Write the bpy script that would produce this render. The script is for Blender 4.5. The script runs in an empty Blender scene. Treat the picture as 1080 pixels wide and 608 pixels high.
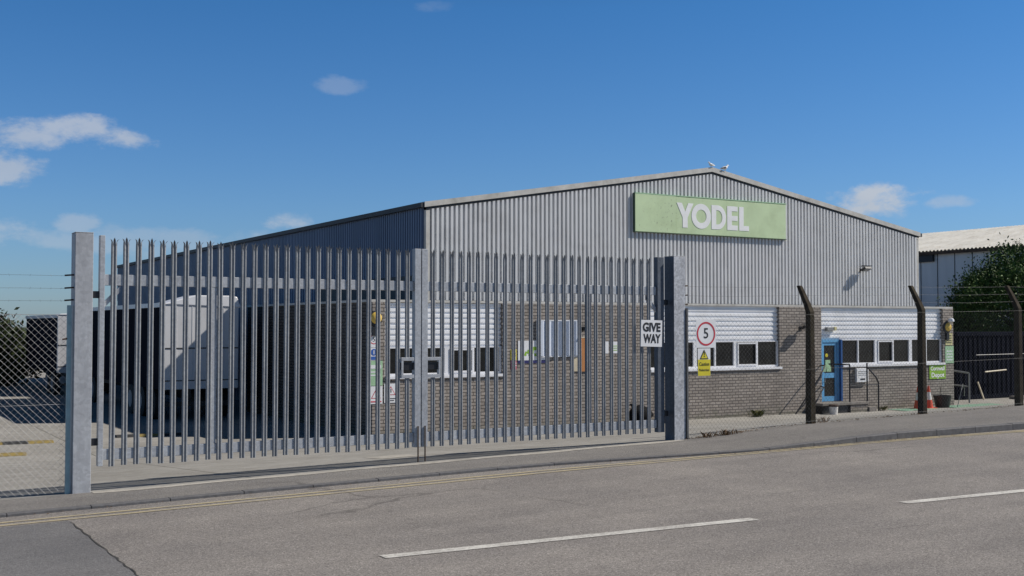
import bpy, math, random
from mathutils import Vector, Matrix
random.seed(7)
scene = bpy.context.scene
col = scene.collection
R_ = math.radians

# ------------------------------------------------------------------ helpers
def tag(o, label=None, cat=None, group=None, kind=None):
    if label: o['label'] = label
    if cat: o['category'] = cat
    if group: o['group'] = group
    if kind: o['kind'] = kind
    return o

ORIG = {}
def thing(name, label, cat, loc=(0, 0, 0), group=None):
    o = bpy.data.objects.new(name, None)
    o.empty_display_size = .2
    o.location = loc
    col.objects.link(o)
    ORIG[o.name] = Vector(loc)
    return tag(o, label, cat, group)

def origin_of(parent):
    while parent is not None:
        if parent.name in ORIG: return ORIG[parent.name]
        parent = parent.parent
    return Vector((0, 0, 0))

class MB:
    def __init__(s): s.v = []; s.f = []; s.m = []; s.cm = 0
    def mat(s, i): s.cm = i; return s
    def add(s, vs, fs):
        b = len(s.v); s.v += [tuple(v) for v in vs]
        for f in fs: s.f.append(tuple(b + i for i in f)); s.m.append(s.cm)
        return s
    def box(s, x0, x1, y0, y1, z0, z1):
        return s.add([(x0,y0,z0),(x1,y0,z0),(x1,y1,z0),(x0,y1,z0),(x0,y0,z1),(x1,y0,z1),(x1,y1,z1),(x0,y1,z1)],
            [(0,3,2,1),(4,5,6,7),(0,1,5,4),(1,2,6,5),(2,3,7,6),(3,0,4,7)])
    def obox(s, c, hx, hy, hz, M):
        c = Vector(c); vs = []
        for dz in (-1, 1):
            for dx, dy in ((-1,-1),(1,-1),(1,1),(-1,1)):
                vs.append(c + M @ Vector((dx*hx, dy*hy, dz*hz)))
        return s.add(vs, [(0,3,2,1),(4,5,6,7),(0,1,5,4),(1,2,6,5),(2,3,7,6),(3,0,4,7)])
    def quad(s, a, b, c, d): return s.add([a,b,c,d],[(0,1,2,3)])
    def path(s, pts, r, n=8, closed=False, caps=True):
        pts = [Vector(p) for p in pts]; rings = []
        rr = r if isinstance(r, (list, tuple)) else [r]*len(pts)
        for i, p in enumerate(pts):
            if i == 0: t = pts[1]-p
            elif i == len(pts)-1: t = p-pts[i-1]
            else: t = (pts[i+1]-p).normalized()+(p-pts[i-1]).normalized()
            t.normalize()
            u = t.cross(Vector((0,0,1)))
            if u.length < 1e-3: u = t.cross(Vector((0,1,0)))
            u.normalize(); w = u.cross(t)
            rings.append([p+(u*math.cos(2*math.pi*k/n)+w*math.sin(2*math.pi*k/n))*rr[i] for k in range(n)])
        vs = [v for r_ in rings for v in r_]; fs = []
        for i in range(len(rings)-1):
            for k in range(n):
                a=i*n+k; b=i*n+(k+1)%n
                fs.append((a,b,b+n,a+n))
        if caps:
            fs.append(tuple(range(n-1,-1,-1))); fs.append(tuple((len(rings)-1)*n+k for k in range(n)))
        return s.add(vs, fs)
    def extrude_xz(s, poly, y0, y1):
        n=len(poly)
        vs=[(x,y0,z) for x,z in poly]+[(x,y1,z) for x,z in poly]
        fs=[tuple(range(n)),tuple(range(2*n-1,n-1,-1))]+[(i,i+n,(i+1)%n+n,(i+1)%n) for i in range(n)]
        return s.add(vs,fs)
    def lathe(s, prof, c, n=16, axis='z'):
        vs=[];fs=[]
        for r,h in prof:
            for k in range(n):
                a=2*math.pi*k/n
                if axis=='z': vs.append((c[0]+r*math.cos(a),c[1]+r*math.sin(a),c[2]+h))
                elif axis=='y': vs.append((c[0]+r*math.cos(a),c[1]+h,c[2]+r*math.sin(a)))
                else: vs.append((c[0]+h,c[1]+r*math.cos(a),c[2]+r*math.sin(a)))
        for i in range(len(prof)-1):
            for k in range(n):
                a=i*n+k;b=i*n+(k+1)%n; fs.append((a,b,b+n,a+n))
        fs.append(tuple(range(n-1,-1,-1))); fs.append(tuple((len(prof)-1)*n+k for k in range(n)))
        return s.add(vs,fs)
    def mesh(s, name, mats, off=Vector((0,0,0))):
        me = bpy.data.meshes.new(name)
        me.from_pydata([(v[0]-off[0],v[1]-off[1],v[2]-off[2]) for v in s.v],[],s.f)
        if not isinstance(mats,(list,tuple)): mats=[mats]
        for m in mats: me.materials.append(m)
        me.polygons.foreach_set('material_index', s.m)
        me.update()
        return me
    def build(s, name, mats, parent=None, bevel=0, smooth=False, at=None):
        off = origin_of(parent) if parent is not None else Vector(at or (0,0,0))
        me = s.mesh(name, mats, off)
        if smooth:
            me.polygons.foreach_set('use_smooth',[True]*len(me.polygons))
        o = bpy.data.objects.new(name, me)
        col.objects.link(o)
        if parent is not None: o.parent = parent
        else: o.location = off
        ORIG.setdefault(o.name, off) if parent is None else None
        if bevel:
            b=o.modifiers.new('bevel','BEVEL'); b.width=bevel; b.segments=2; b.limit_method='ANGLE'
        if smooth:
            try: me.set_sharp_from_angle(angle=R_(40))
            except Exception: pass
        return o

def text_part(name, body, mat, parent, x, z, y, size, width=None, bold=0.0, align='CENTER', thick=.002, tilt=0, depthdir=1):
    cu = bpy.data.curves.new(name, 'FONT'); cu.body = body; cu.size = size
    cu.align_x = align; cu.align_y = 'CENTER'; cu.offset = bold; cu.space_line=.95
    cu.resolution_u = 3
    tmp = bpy.data.objects.new('tmp', cu); col.objects.link(tmp)
    bpy.context.view_layer.update()
    me = bpy.data.meshes.new_from_object(tmp.evaluated_get(bpy.context.evaluated_depsgraph_get()))
    bpy.data.objects.remove(tmp)
    xs=[v.co.x for v in me.vertices]; w=max(xs)-min(xs); k = width/w if width else 1
    off = origin_of(parent)
    ca,sa=math.cos(R_(tilt)),math.sin(R_(tilt))
    for v in me.vertices:
        a=v.co.x*k; b=v.co.y
        v.co = Vector((x+a*ca-b*sa, y, z+a*sa+b*ca))-off
    me.materials.clear(); me.materials.append(mat)
    o=bpy.data.objects.new(name, me); col.objects.link(o); o.parent=parent
    return o

# ------------------------------------------------------------------ materials
def node_mat(name):
    m = bpy.data.materials.new(name); m.use_nodes=True
    nt=m.node_tree; bs=nt.nodes['Principled BSDF']
    return m, nt, bs
def N(nt,t,**kw):
    n=nt.nodes.new(t)
    for k,v in kw.items(): setattr(n,k,v)
    return n
def L(nt,a,b): nt.links.new(a,b)
def noise(nt, vec, scale, detail=4, rough=.55):
    n=N(nt,'ShaderNodeTexNoise'); n.inputs['Scale'].default_value=scale; n.inputs['Detail'].default_value=detail; n.inputs['Roughness'].default_value=rough
    if vec is not None: L(nt,vec,n.inputs['Vector'])
    return n.outputs['Fac']
def ramp(nt, fac, stops):
    r=N(nt,'ShaderNodeValToRGB'); e=r.color_ramp.elements
    while len(e)<len(stops): e.new(.5)
    for i,(p,c) in enumerate(stops):
        e[i].position=p; e[i].color=(c[0],c[1],c[2],1) if len(c)==3 else c
    L(nt,fac,r.inputs['Fac']); return r.outputs['Color']
def mixc(nt, fac, a, b, mode='MIX'):
    n=N(nt,'ShaderNodeMix',data_type='RGBA',blend_type=mode)
    if isinstance(fac,(int,float)): n.inputs[0].default_value=fac
    else: L(nt,fac,n.inputs[0])
    for i,c in ((6,a),(7,b)):
        if isinstance(c,(tuple,list)): n.inputs[i].default_value=(c[0],c[1],c[2],1)
        else: L(nt,c,n.inputs[i])
    return n.outputs[2]
def mth(nt, op, a, b=None, c=None):
    n=N(nt,'ShaderNodeMath',operation=op)
    for i,v in enumerate((a,b,c)):
        if v is None: continue
        if isinstance(v,(int,float)): n.inputs[i].default_value=v
        else: L(nt,v,n.inputs[i])
    return n.outputs[0]
def bumpn(nt,bs,h,strength,dist):
    b=N(nt,'ShaderNodeBump'); b.inputs['Strength'].default_value=strength; b.inputs['Distance'].default_value=dist
    L(nt,h,b.inputs['Height']); L(nt,b.outputs['Normal'],bs.inputs['Normal'])
def sc(c,k): return tuple(min(1,x*k) for x in c)
def pos(nt, scale=None):
    g=N(nt,'ShaderNodeNewGeometry').outputs['Position']
    if scale is None: return g
    m=N(nt,'ShaderNodeMapping'); m.inputs['Scale'].default_value=scale; L(nt,g,m.inputs['Vector']); return m.outputs['Vector']

def mat(name, c, rough=.6, metal=0, var=.25, scale=6, streak=False, bump=0, bscale=60, dirt=None, spec=.5):
    m,nt,bs=node_mat(name)
    p=pos(nt,(1,1,.12)) if streak else pos(nt)
    f=noise(nt,p,scale,5,.6)
    cc=ramp(nt,f,[(.3,sc(c,1-var)),(.72,sc(c,1+var*.7))])
    if dirt:
        d=noise(nt,pos(nt),1.7,6,.7)
        fac=ramp(nt,d,[(.48,(0,0,0)),(.75,(1,1,1))])
        dc,amt=dirt
        k=mth(nt,'MULTIPLY',fac,amt)
        cc=mixc(nt,k,cc,dc)
    L(nt,cc,bs.inputs['Base Color'])
    bs.inputs['Roughness'].default_value=rough; bs.inputs['Metallic'].default_value=metal
    bs.inputs['Specular IOR Level'].default_value=spec
    if bump: bumpn(nt,bs,noise(nt,pos(nt),bscale,4,.6),.5,bump)
    return m

def mat_brick(name,k=1.0):
    m,nt,bs=node_mat(name)
    g=pos(nt); sx=N(nt,'ShaderNodeSeparateXYZ'); L(nt,g,sx.inputs[0])
    cb=N(nt,'ShaderNodeCombineXYZ'); L(nt,mth(nt,'ADD',sx.outputs[0],sx.outputs[1]),cb.inputs[0]); L(nt,sx.outputs[2],cb.inputs[1])
    b=N(nt,'ShaderNodeTexBrick'); L(nt,cb.outputs[0],b.inputs['Vector'])
    b.inputs['Scale'].default_value=1; b.inputs['Brick Width'].default_value=.225; b.inputs['Row Height'].default_value=.088
    b.inputs['Mortar Size'].default_value=.013; b.inputs['Mortar Smooth'].default_value=.35; b.inputs['Bias'].default_value=-.1
    b.inputs['Color1'].default_value=(.28,.25,.222,1); b.inputs['Color2'].default_value=(.385,.345,.31,1); b.inputs['Mortar'].default_value=(.10,.088,.08,1)
    n1=noise(nt,cb.outputs[0],.9,5,.6)
    cc=mixc(nt,1.0,b.outputs['Color'],ramp(nt,n1,[(.25,(.7,.68,.66)),(.75,(1.12,1.1,1.08))]),'MULTIPLY')
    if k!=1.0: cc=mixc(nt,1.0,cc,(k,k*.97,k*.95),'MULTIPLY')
    # green grime near the ground
    h=mth(nt,'MULTIPLY_ADD',sx.outputs[2],-1.9,-.9)
    n2=noise(nt,cb.outputs[0],3.5,4,.6)
    k=mth(nt,'MULTIPLY',mth(nt,'ADD',h,mth(nt,'MULTIPLY_ADD',n2,1.6,-.75)),.9)
    kk=N(nt,'ShaderNodeClamp'); L(nt,k,kk.inputs[0]); kk.inputs[2].default_value=.75
    cc=mixc(nt,kk.outputs[0],cc,(.075,.085,.045))
    L(nt,cc,bs.inputs['Base Color']); bs.inputs['Roughness'].default_value=.85
    inv=mth(nt,'SUBTRACT',1.0,b.outputs['Fac'])
    bumpn(nt,bs,mth(nt,'ADD',inv,mth(nt,'MULTIPLY',noise(nt,g,45,3),.3)),.9,.012)
    return m

def mat_asphalt(name, c1, c2, agg=.5, tint=None, cracks=True):
    m,nt,bs=node_mat(name); g=pos(nt)
    v=N(nt,'ShaderNodeTexVoronoi'); v.inputs['Scale'].default_value=95; L(nt,g,v.inputs['Vector'])
    sp=N(nt,'ShaderNodeSeparateColor'); L(nt,v.outputs['Color'],sp.inputs[0])
    n1=noise(nt,g,38,6,.8); n2=noise(nt,g,.55,5,.65); n3=noise(nt,pos(nt,(.16,1.6,1)),1.0,4,.6)
    base=ramp(nt,n1,[(.32,c1),(.7,c2)])
    base=mixc(nt,agg,base,ramp(nt,sp.outputs[0],[(0,sc(c1,.55)),(.5,sc(c2,.9)),(.9,sc(c2,1.15)),(1,sc(c2,1.9))]))
    base=mixc(nt,1.0,base,ramp(nt,n2,[(.3,(.82,.82,.83)),(.7,(1.13,1.12,1.1))]),'MULTIPLY')
    base=mixc(nt,1.0,base,ramp(nt,n3,[(.3,(.86,.86,.87)),(.7,(1.08,1.08,1.08))]),'MULTIPLY')
    if cracks:
        d=N(nt,'ShaderNodeTexVoronoi',feature='DISTANCE_TO_EDGE'); d.inputs['Scale'].default_value=.33
        wob=N(nt,'ShaderNodeTexNoise'); wob.inputs['Scale'].default_value=1.3; wob.inputs['Detail'].default_value=5; L(nt,g,wob.inputs['Vector'])
        L(nt,mixc(nt,.35,g,wob.outputs['Color']),d.inputs['Vector'])
        line=ramp(nt,d.outputs['Distance'],[(.0,(1,1,1)),(.006,(0,0,0))])
        gate=ramp(nt,noise(nt,g,.25,2),[(.52,(0,0,0)),(.6,(1,1,1))])
        base=mixc(nt,mth(nt,'MULTIPLY',mth(nt,'MULTIPLY',line,gate),.55),base,sc(c1,.4))
    oil=ramp(nt,noise(nt,g,1.15,3,.5),[(.70,(0,0,0)),(.80,(1,1,1))])
    base=mixc(nt,mth(nt,'MULTIPLY',oil,.35),base,sc(c1,.55))
    L(nt,base,bs.inputs['Base Color']); bs.inputs['Roughness'].default_value=.9
    bs.inputs['Specular IOR Level'].default_value=.3
    bumpn(nt,bs,mth(nt,'ADD',sp.outputs[1],n1),.6,.006)
    return m

def mat_galv(name, c, spangle=.35, rough=.55, metal=.25, sscale=38):
    m,nt,bs=node_mat(name); g=pos(nt)
    v=N(nt,'ShaderNodeTexVoronoi'); v.inputs['Scale'].default_value=sscale; L(nt,g,v.inputs['Vector'])
    sp=N(nt,'ShaderNodeSeparateColor'); L(nt,v.outputs['Color'],sp.inputs[0])
    a=ramp(nt,sp.outputs[0],[(0,sc(c,1-spangle)),(1,sc(c,1+spangle))])
    b=ramp(nt,noise(nt,pos(nt,(1,1,.3)),5,6,.7),[(.3,(.78,.78,.8)),(.7,(1.15,1.15,1.15))])
    L(nt,mixc(nt,1.0,a,b,'MULTIPLY'),bs.inputs['Base Color'])
    bs.inputs['Roughness'].default_value=rough; bs.inputs['Metallic'].default_value=metal
    return m

def mat_leaf(name, dark, light, scale=.6, rough=.55):
    m,nt,bs=node_mat(name)
    gm=N(nt,'ShaderNodeNewGeometry')
    f=mth(nt,'ADD',mth(nt,'MULTIPLY',gm.outputs['Random Per Island'],.55),mth(nt,'MULTIPLY',noise(nt,gm.outputs['Position'],scale,3),.5))
    L(nt,ramp(nt,f,[(.2,dark),(.8,light)]),bs.inputs['Base Color'])
    bs.inputs['Roughness'].default_value=rough; bs.inputs['Specular IOR Level'].default_value=.12
    return m

M={}
M['brick']=mat_brick('brick'); M['brick_dark']=mat_brick('shade_darkened_brick',.34)  # second brick is multiplied darker: the side wall's shade put into its colour
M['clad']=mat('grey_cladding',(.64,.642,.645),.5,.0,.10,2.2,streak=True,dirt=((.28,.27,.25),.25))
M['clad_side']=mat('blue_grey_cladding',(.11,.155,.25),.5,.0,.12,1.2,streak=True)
M['trim']=mat('pale_trim',(.55,.53,.49),.6,0,.2,3,dirt=((.22,.2,.16),.6))
M['darktrim']=mat('dark_trim',(.03,.032,.036),.6,0,.2,3)
M['white']=mat('white_cladding',(.88,.88,.89),.45,0,.05,2,streak=True,dirt=((.55,.53,.48),.3))
M['upvc']=mat('white_upvc',(.78,.78,.8),.35,0,.06,3,dirt=((.5,.48,.42),.25))
M['roof']=mat('roof_sheet',(.25,.25,.25),.6,0,.2,1)
def glass_mat():
    m,nt,bs=node_mat('dark_window_glass')
    f=noise(nt,pos(nt),2.2,4,.6)
    L(nt,ramp(nt,f,[(.35,(.004,.005,.006)),(.62,(.012,.014,.014)),(.78,(.05,.05,.045))]),bs.inputs['Base Color'])
    bs.inputs['Roughness'].default_value=.06; bs.inputs['IOR'].default_value=1.5
    bumpn(nt,bs,noise(nt,pos(nt),1.2,2),.2,.01)
    return m
M['glass']=glass_mat()
M['galv']=mat_galv('galvanised_steel',(.40,.415,.435),.12)
M['galv_post']=mat_galv('galvanised_post',(.43,.44,.455),.10,.6,.1,26)
M['galv_spangle']=mat_galv('spangled_galvanised_post',(.42,.43,.45),.24,.6,.1,30)
M['galv_pale']=mat_galv('weathered_galvanised_pale',(.265,.275,.285),.12,.55,.3)
M['galv_dark']=mat_galv('shade_darkened_steel',(.085,.10,.125),.15,.6,.2)  # darker galvanised copy with the shade of turned-away faces in its colour
M['wire']=mat('galvanised_wire',(.36,.36,.36),.5,.4,.2,20)
M['barb']=mat('dull_wire',(.12,.12,.12),.6,.3,.3,20)
M['teal']=mat('pale_teal_paint',(.32,.46,.48),.5,.1,.15,8)
M['conc_post']=mat('weathered_concrete_post',(.055,.045,.034),.95,0,.4,9,bump=.006,bscale=70,dirt=((.08,.07,.04),.6),spec=.1)
M['asphalt']=mat_asphalt('road_asphalt',(.162,.147,.136),(.305,.282,.262),.6)
M['patch']=mat_asphalt('patched_asphalt',(.115,.113,.115),(.215,.21,.21),.4)
M['pave']=mat_asphalt('pavement_asphalt',(.145,.136,.127),(.255,.241,.226),.45)
M['yellow_line']=mat('faded_yellow_line',(.44,.37,.23),.8,0,.22,14,dirt=((.28,.255,.23),.8))
M['white_line']=mat('worn_white_line',(.68,.66,.61),.8,0,.18,20,dirt=((.32,.3,.28),.6))
def paint_mat(name,c,under):
    m,nt,bs=node_mat(name); g=pos(nt)
    n1=noise(nt,g,34,5,.75); n2=noise(nt,g,2.2,4,.6)
    wear=ramp(nt,mth(nt,'ADD',mth(nt,'MULTIPLY',n1,.7),mth(nt,'MULTIPLY',n2,.45)),[(.50,(0,0,0)),(.68,(1,1,1))])
    cc=mixc(nt,mth(nt,'MULTIPLY',wear,.8),ramp(nt,noise(nt,g,6,4),[(.3,sc(c,.85)),(.7,c)]),under)
    L(nt,cc,bs.inputs['Base Color']); bs.inputs['Roughness'].default_value=.85
    bumpn(nt,bs,n1,.5,.004); return m
M['yellow_line']=paint_mat('worn_yellow_paint',(.50,.42,.25),(.25,.23,.21))
M['white_line']=paint_mat('worn_white_paint',(.68,.66,.61),(.26,.24,.22))
M['joint']=mat('dark_road_joint',(.06,.055,.05),.9,0,.3,12)
M['kerb']=mat('granite_kerb',(.125,.122,.125),.85,0,.3,12,bump=.003)
M['thresh']=mat('pale_concrete_threshold',(.42,.39,.34),.9,0,.25,8,dirt=((.15,.14,.12),.5))
M['black']=mat('black_plastic',(.012,.012,.013),.45,0,.3,8)
M['blacksack']=mat('black_sack',(.008,.008,.009),.8,0,.3,8,spec=.08)
M['blackm']=mat('black_painted_tube',(.018,.018,.022),.4,.2,.3,8)
M['rust']=mat('rusty_steel',(.06,.035,.025),.9,0,.4,20)
M['blue']=mat('blue_door_paint',(.12,.36,.62),.4,0,.15,4)
M['bluedk']=mat('deep_blue_door_paint',(.02,.09,.27),.4,0,.15,4)
M['signgreen']=mat('faded_green_sign',(.55,.68,.41),.55,0,.10,1.1,dirt=((.36,.45,.24),.5))
def sign_mat():
    m=M['signgreen']; nt=m.node_tree; bs=nt.nodes['Principled BSDF']
    old=bs.inputs['Base Color'].links[0].from_socket
    g=pos(nt); sx=N(nt,'ShaderNodeSeparateXYZ'); L(nt,g,sx.inputs[0])
    sp=ramp(nt,noise(nt,g,13,5,.7),[(.60,(0,0,0)),(.68,(1,1,1))])
    mask=ramp(nt,mth(nt,'MULTIPLY_ADD',sx.outputs[0],1/6.0,-19.9/6.0),[(.02,(.5,.5,.5)),(.22,(1,1,1)),(.3,(.12,.12,.12)),(1,(.05,.05,.05))])
    edge=ramp(nt,noise(nt,g,.8,3),[(.4,(0,0,0)),(.6,(1,1,1))])
    L(nt,mixc(nt,mth(nt,'MULTIPLY',mth(nt,'MULTIPLY',sp,mask),mth(nt,'MULTIPLY_ADD',edge,.6,.3)),old,(.10,.10,.07)),bs.inputs['Base Color'])
sign_mat()
M['signedge']=mat('sign_edge_dark_green',(.04,.08,.04),.6,0,.2,3)
M['letter']=mat('off_white_lettering',(.84,.84,.83),.55,0,.07,5)
M['signwhite']=mat('white_sign_face',(.78,.78,.79),.45,0,.05,6,dirt=((.55,.52,.46),.2))
M['ink']=mat('black_sign_ink',(.012,.012,.014),.5,0,.1,5)
M['red']=mat('red_sign_ink',(.55,.03,.05),.5,0,.12,6)
M['pink']=mat('pink_red_notice',(.55,.10,.16),.5,0,.15,6)
M['yellow']=mat('yellow_sign',(.66,.56,.025),.5,0,.08,6)
M['yell2']=mat('pale_yellow_notice',(.62,.56,.28),.5,0,.15,12)
M['lime']=mat('lime_green_sign',(.26,.46,.035),.5,0,.15,6)
M['palegreen']=mat('pale_green_notice',(.36,.56,.34),.5,0,.15,9)
M['mandblue']=mat('blue_sign_ink',(.03,.11,.40),.5,0,.1,5)
M['navy']=mat('navy_strip',(.02,.02,.12),.5,0,.1,5)
M['shutter']=mat('blue_white_shutter',(.62,.66,.74),.4,.1,.08,4,streak=True)
M['orange']=mat('orange_timber',(.46,.19,.06),.7,0,.35,9,streak=True)
M['cream']=mat('cream_board',(.58,.50,.36),.6,0,.15,6)
M['curtain']=mat('dark_curtain_side',(.010,.011,.018),.95,0,.3,3,streak=True,spec=.05)
M['trailer']=mat('pale_grey_trailer_panel',(.66,.655,.66),.45,0,.07,2,streak=True,dirt=((.42,.41,.38),.3))
M['rubber']=mat('tyre_rubber',(.015,.015,.015),.8,0,.2,9)
M['rim']=mat('steel_rim',(.3,.3,.31),.5,.4,.2,9)
M['bump']=mat('black_rubber_bump',(.03,.03,.03),.8,0,.3,9)
M['bumpy']=mat('worn_yellow_bump',(.27,.20,.06),.8,0,.35,12)
M['conc']=mat('step_concrete',(.22,.20,.18),.9,0,.3,7,dirt=((.09,.09,.06),.6),bump=.004)
M['cone']=mat('traffic_cone_orange',(.62,.08,.03),.5,0,.15,9)
M['conew']=mat('cone_white_band',(.72,.70,.66),.4,0,.1,9)
M['container']=mat('dark_navy_container',(.006,.008,.016),.9,0,.35,2,streak=True,spec=.05)
M['bg_wall']=mat('blue_grey_shed_wall',(.74,.73,.71),.6,0,.12,1.5,streak=True)
M['bg_roof']=mat('cream_fibre_roof',(.78,.75,.68),.8,0,.12,.9,dirt=((.42,.36,.27),.55))
M['gutter']=mat('rust_brown_gutter',(.09,.055,.035),.8,0,.5,1.2)
M['rail']=mat('grey_handrail_tube',(.28,.28,.27),.5,.3,.2,9)
M['mat']=mat('teal_matting',(.16,.30,.215),.9,0,.45,16,bump=.01,bscale=40,dirt=((.34,.36,.26),.8))
M['gullw']=mat('gull_white',(.80,.80,.80),.7,0,.04,9)
M['gullg']=mat('gull_grey',(.11,.115,.13),.7,0,.15,9)
M['gully']=mat('gull_beak',(.6,.4,.05),.6,0,.1,9)
M['amber']=mat('yellow_dome',(.74,.50,.10),.35,0,.12,9)
M['bark']=mat('bark',(.06,.045,.03),.9,0,.4,9)
M['weed']=mat_leaf('dry_weed',(.05,.07,.02),(.18,.16,.05),3)
M['leafbrown']=mat_leaf('dead_leaf',(.08,.045,.02),(.2,.12,.06),3)
M['tree']=mat_leaf('evergreen_leaf',(.010,.024,.007),(.10,.17,.04),.7)
M['bush']=mat_leaf('bush_leaf',(.010,.018,.007),(.045,.060,.022),.9)

def ground_mat():
    m,nt,bs=node_mat('concrete_yard'); g=pos(nt)
    n1=noise(nt,g,.35,6,.65); n2=noise(nt,g,30,4,.7); n3=noise(nt,g,3,5,.65)
    c=ramp(nt,n3,[(.3,(.275,.26,.235)),(.72,(.375,.36,.33))])
    c=mixc(nt,1.0,c,ramp(nt,n1,[(.3,(.78,.77,.75)),(.7,(1.1,1.1,1.1))]),'MULTIPLY')
    c=mixc(nt,1.0,c,ramp(nt,n2,[(.3,(.84,.84,.84)),(.7,(1.12,1.12,1.12))]),'MULTIPLY')
    # slab joints
    b=N(nt,'ShaderNodeTexBrick'); L(nt,g,b.inputs['Vector']); b.offset=0
    b.inputs['Scale'].default_value=1; b.inputs['Brick Width'].default_value=5; b.inputs['Row Height'].default_value=5; b.inputs['Mortar Size'].default_value=.02
    c=mixc(nt,mth(nt,'MULTIPLY',b.outputs['Fac'],.6),c,(.07,.065,.05))
    ln=N(nt,'ShaderNodeVectorMath',operation='LENGTH'); L(nt,g,ln.inputs[0])
    far=ramp(nt,mth(nt,'DIVIDE',ln.outputs['Value'],400.0),[(.28,(0,0,0)),(.36,(1,1,1))])
    c=mixc(nt,far,c,ramp(nt,noise(nt,g,.02,5),[(.3,(.028,.045,.014)),(.7,(.05,.06,.025))]))
    L(nt,c,bs.inputs['Base Color']); bs.inputs['Roughness'].default_value=.92; bs.inputs['Specular IOR Level'].default_value=.3
    bumpn(nt,bs,n2,.4,.004)
    return m
M['yard']=ground_mat()

# ------------------------------------------------------------------ ground, road, pavement
def sm(t): t=max(0,min(1,t)); return t*t*(3-2*t)
def s(x): return .018*(max(-40,min(60,x))-2.7)
def front(x): return s(x)+.08*sm((x-12.3)/3.0)
def zg(x,y):
    if y<=15.15: return front(x)
    t=min(1,(y-15.15)/9.85)
    return front(x)*(1-t)-.67*t
def interp(pts,x):
    if x<=pts[0][0]: return pts[0][1]
    for (a,b),(c,d) in zip(pts,pts[1:]):
        if x<=c: return b+(d-b)*(x-a)/(c-a)
    return pts[-1][1]
KP=[(-60,13.98),(5,13.97),(8,13.93),(9.3,13.84),(11,13.55),(12.5,13.28),(14,13.19),(16,13.06),(18.4,12.83),(24,12.1),(32,10.6),(45,7.2),(60,2.5)]
Y1=[(-60,13.44),(1.6,13.36),(8.9,13.27),(13,13.06),(14.8,12.97),(16.4,12.8),(18,12.55),(24,11.75),(32,10.25),(45,6.8)]
CL=[(-30,11.3),(-8,10.55),(4.38,9.55),(8.39,9.01),(10.4,8.79),(12.24,8.54),(18,7.6),(26,5.9)]
def K(x): return interp(KP,x)

def lin(a,b,n): return [a+(b-a)*i/n for i in range(n+1)]
def sheet(name, xs, ya, yb, zf, ny, m):
    b=MB(); vs=[]; fs=[]
    for x in xs:
        a,c=ya(x),yb(x)
        for j in range(ny+1):
            y=a+(c-a)*j/ny; vs.append((x,y,zf(x,y)))
    w=ny+1
    for i in range(len(xs)-1):
        for j in range(ny):
            fs.append((i*w+j,(i+1)*w+j,(i+1)*w+j+1,i*w+j+1))
    b.add(vs,fs); o=b.build(name,m); return tag(o,kind='structure')

xs=[-2500,-800,-300,-120]+lin(-60,-41,4)+lin(-40,60,100)+[70,120,300,800,2500]
ys=[-2500,-600,-150,-40]+lin(-20,15,10)+[15.13,15.15]+lin(15.6,25,20)+[26,30,36,45,60,90,150,300,800,2500]
b=MB(); vs=[];fs=[]
for x in xs:
    for y in ys: vs.append((x,y,zg(x,y)-(.25 if y<15.14 else 0)))
w=len(ys)
for i in range(len(xs)-1):
    for j in range(w-1): fs.append((i*w+j,(i+1)*w+j,(i+1)*w+j+1,i*w+j+1))
tag(b.add(vs,fs).build('ground',M['yard']),kind='structure')
rx=[-60,-40]+lin(-39,45,168)
sheet('road',rx,lambda x:K(x)-10.2,lambda x:K(x)+.02,lambda x,y:s(x)-.03,4,M['asphalt'])
sheet('road_patch',[-60,-40]+lin(-39,2.33,60),lambda x:6.5,lambda x:interp(Y1,x)-.06,lambda x,y:s(x)-.0272,2,M['patch'])
sheet('far_pavement',rx,lambda x:K(x)-12.4,lambda x:K(x)-10.2,lambda x,y:s(x)+.06,2,M['pave'])
sheet('pavement',rx,lambda x:K(x)+.124,lambda x:15.14,lambda x,y:front(x),3,M['pave'])
sheet('threshold',lin(2.92,12.42,30),lambda x:14.97+.03*math.sin(x*3.1),lambda x:15.12,lambda x,y:front(x)+.004,1,M['thresh'])
# kerb stones
b=MB(); x=-20.0
while x<44:
    x1=x+.908; g=.005
    xa,xb=x+g,x1-g
    ka,kb=K(xa),K(xb)
    jit=random.uniform(-.004,.004)
    za,zb=front(xa)+.006+jit,front(xb)+.006+jit
    ba,bb=s(xa)-.12,s(xb)-.12
    ch=.015 if front(x)-s(x)>.02 else .006
    b.add([(xa,ka,ba),(xb,kb,bb),(xb,kb+.125,bb),(xa,ka+.125,ba),
           (xa,ka,za-ch),(xb,kb,zb-ch),(xb,kb+ch,zb),(xa,ka+ch,za),(xb,kb+.125,zb),(xa,ka+.125,za)],
          [(0,1,5,4),(4,5,6,7),(7,6,8,9),(1,2,8,6,5),(0,4,7,9,3)])
    x=x1
tag(b.build('kerb',M['kerb']),kind='structure')
# markings
for off,wd in ((0,.075),(.2,.075)):
    def ya(x,off=off):
        k=off if x<8 else max(.12,off*(1-(x-8)*.08)) if off else 0
        return interp(Y1,x)+k
    sheet('yellow_line',[-39]+lin(-30,30,150),ya,lambda x:ya(x)+wd,lambda x,y:s(x)-.0245,1,M['yellow_line'])
for k in range(-4,4):
    x0=4.376+k*6.05; x1=x0+4.02
    sheet('road_marking',lin(x0,x1,10),lambda x:interp(CL,x)-.075,lambda x:interp(CL,x)+.075,lambda x,y:s(x)-.0245,1,M['white_line'])

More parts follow.
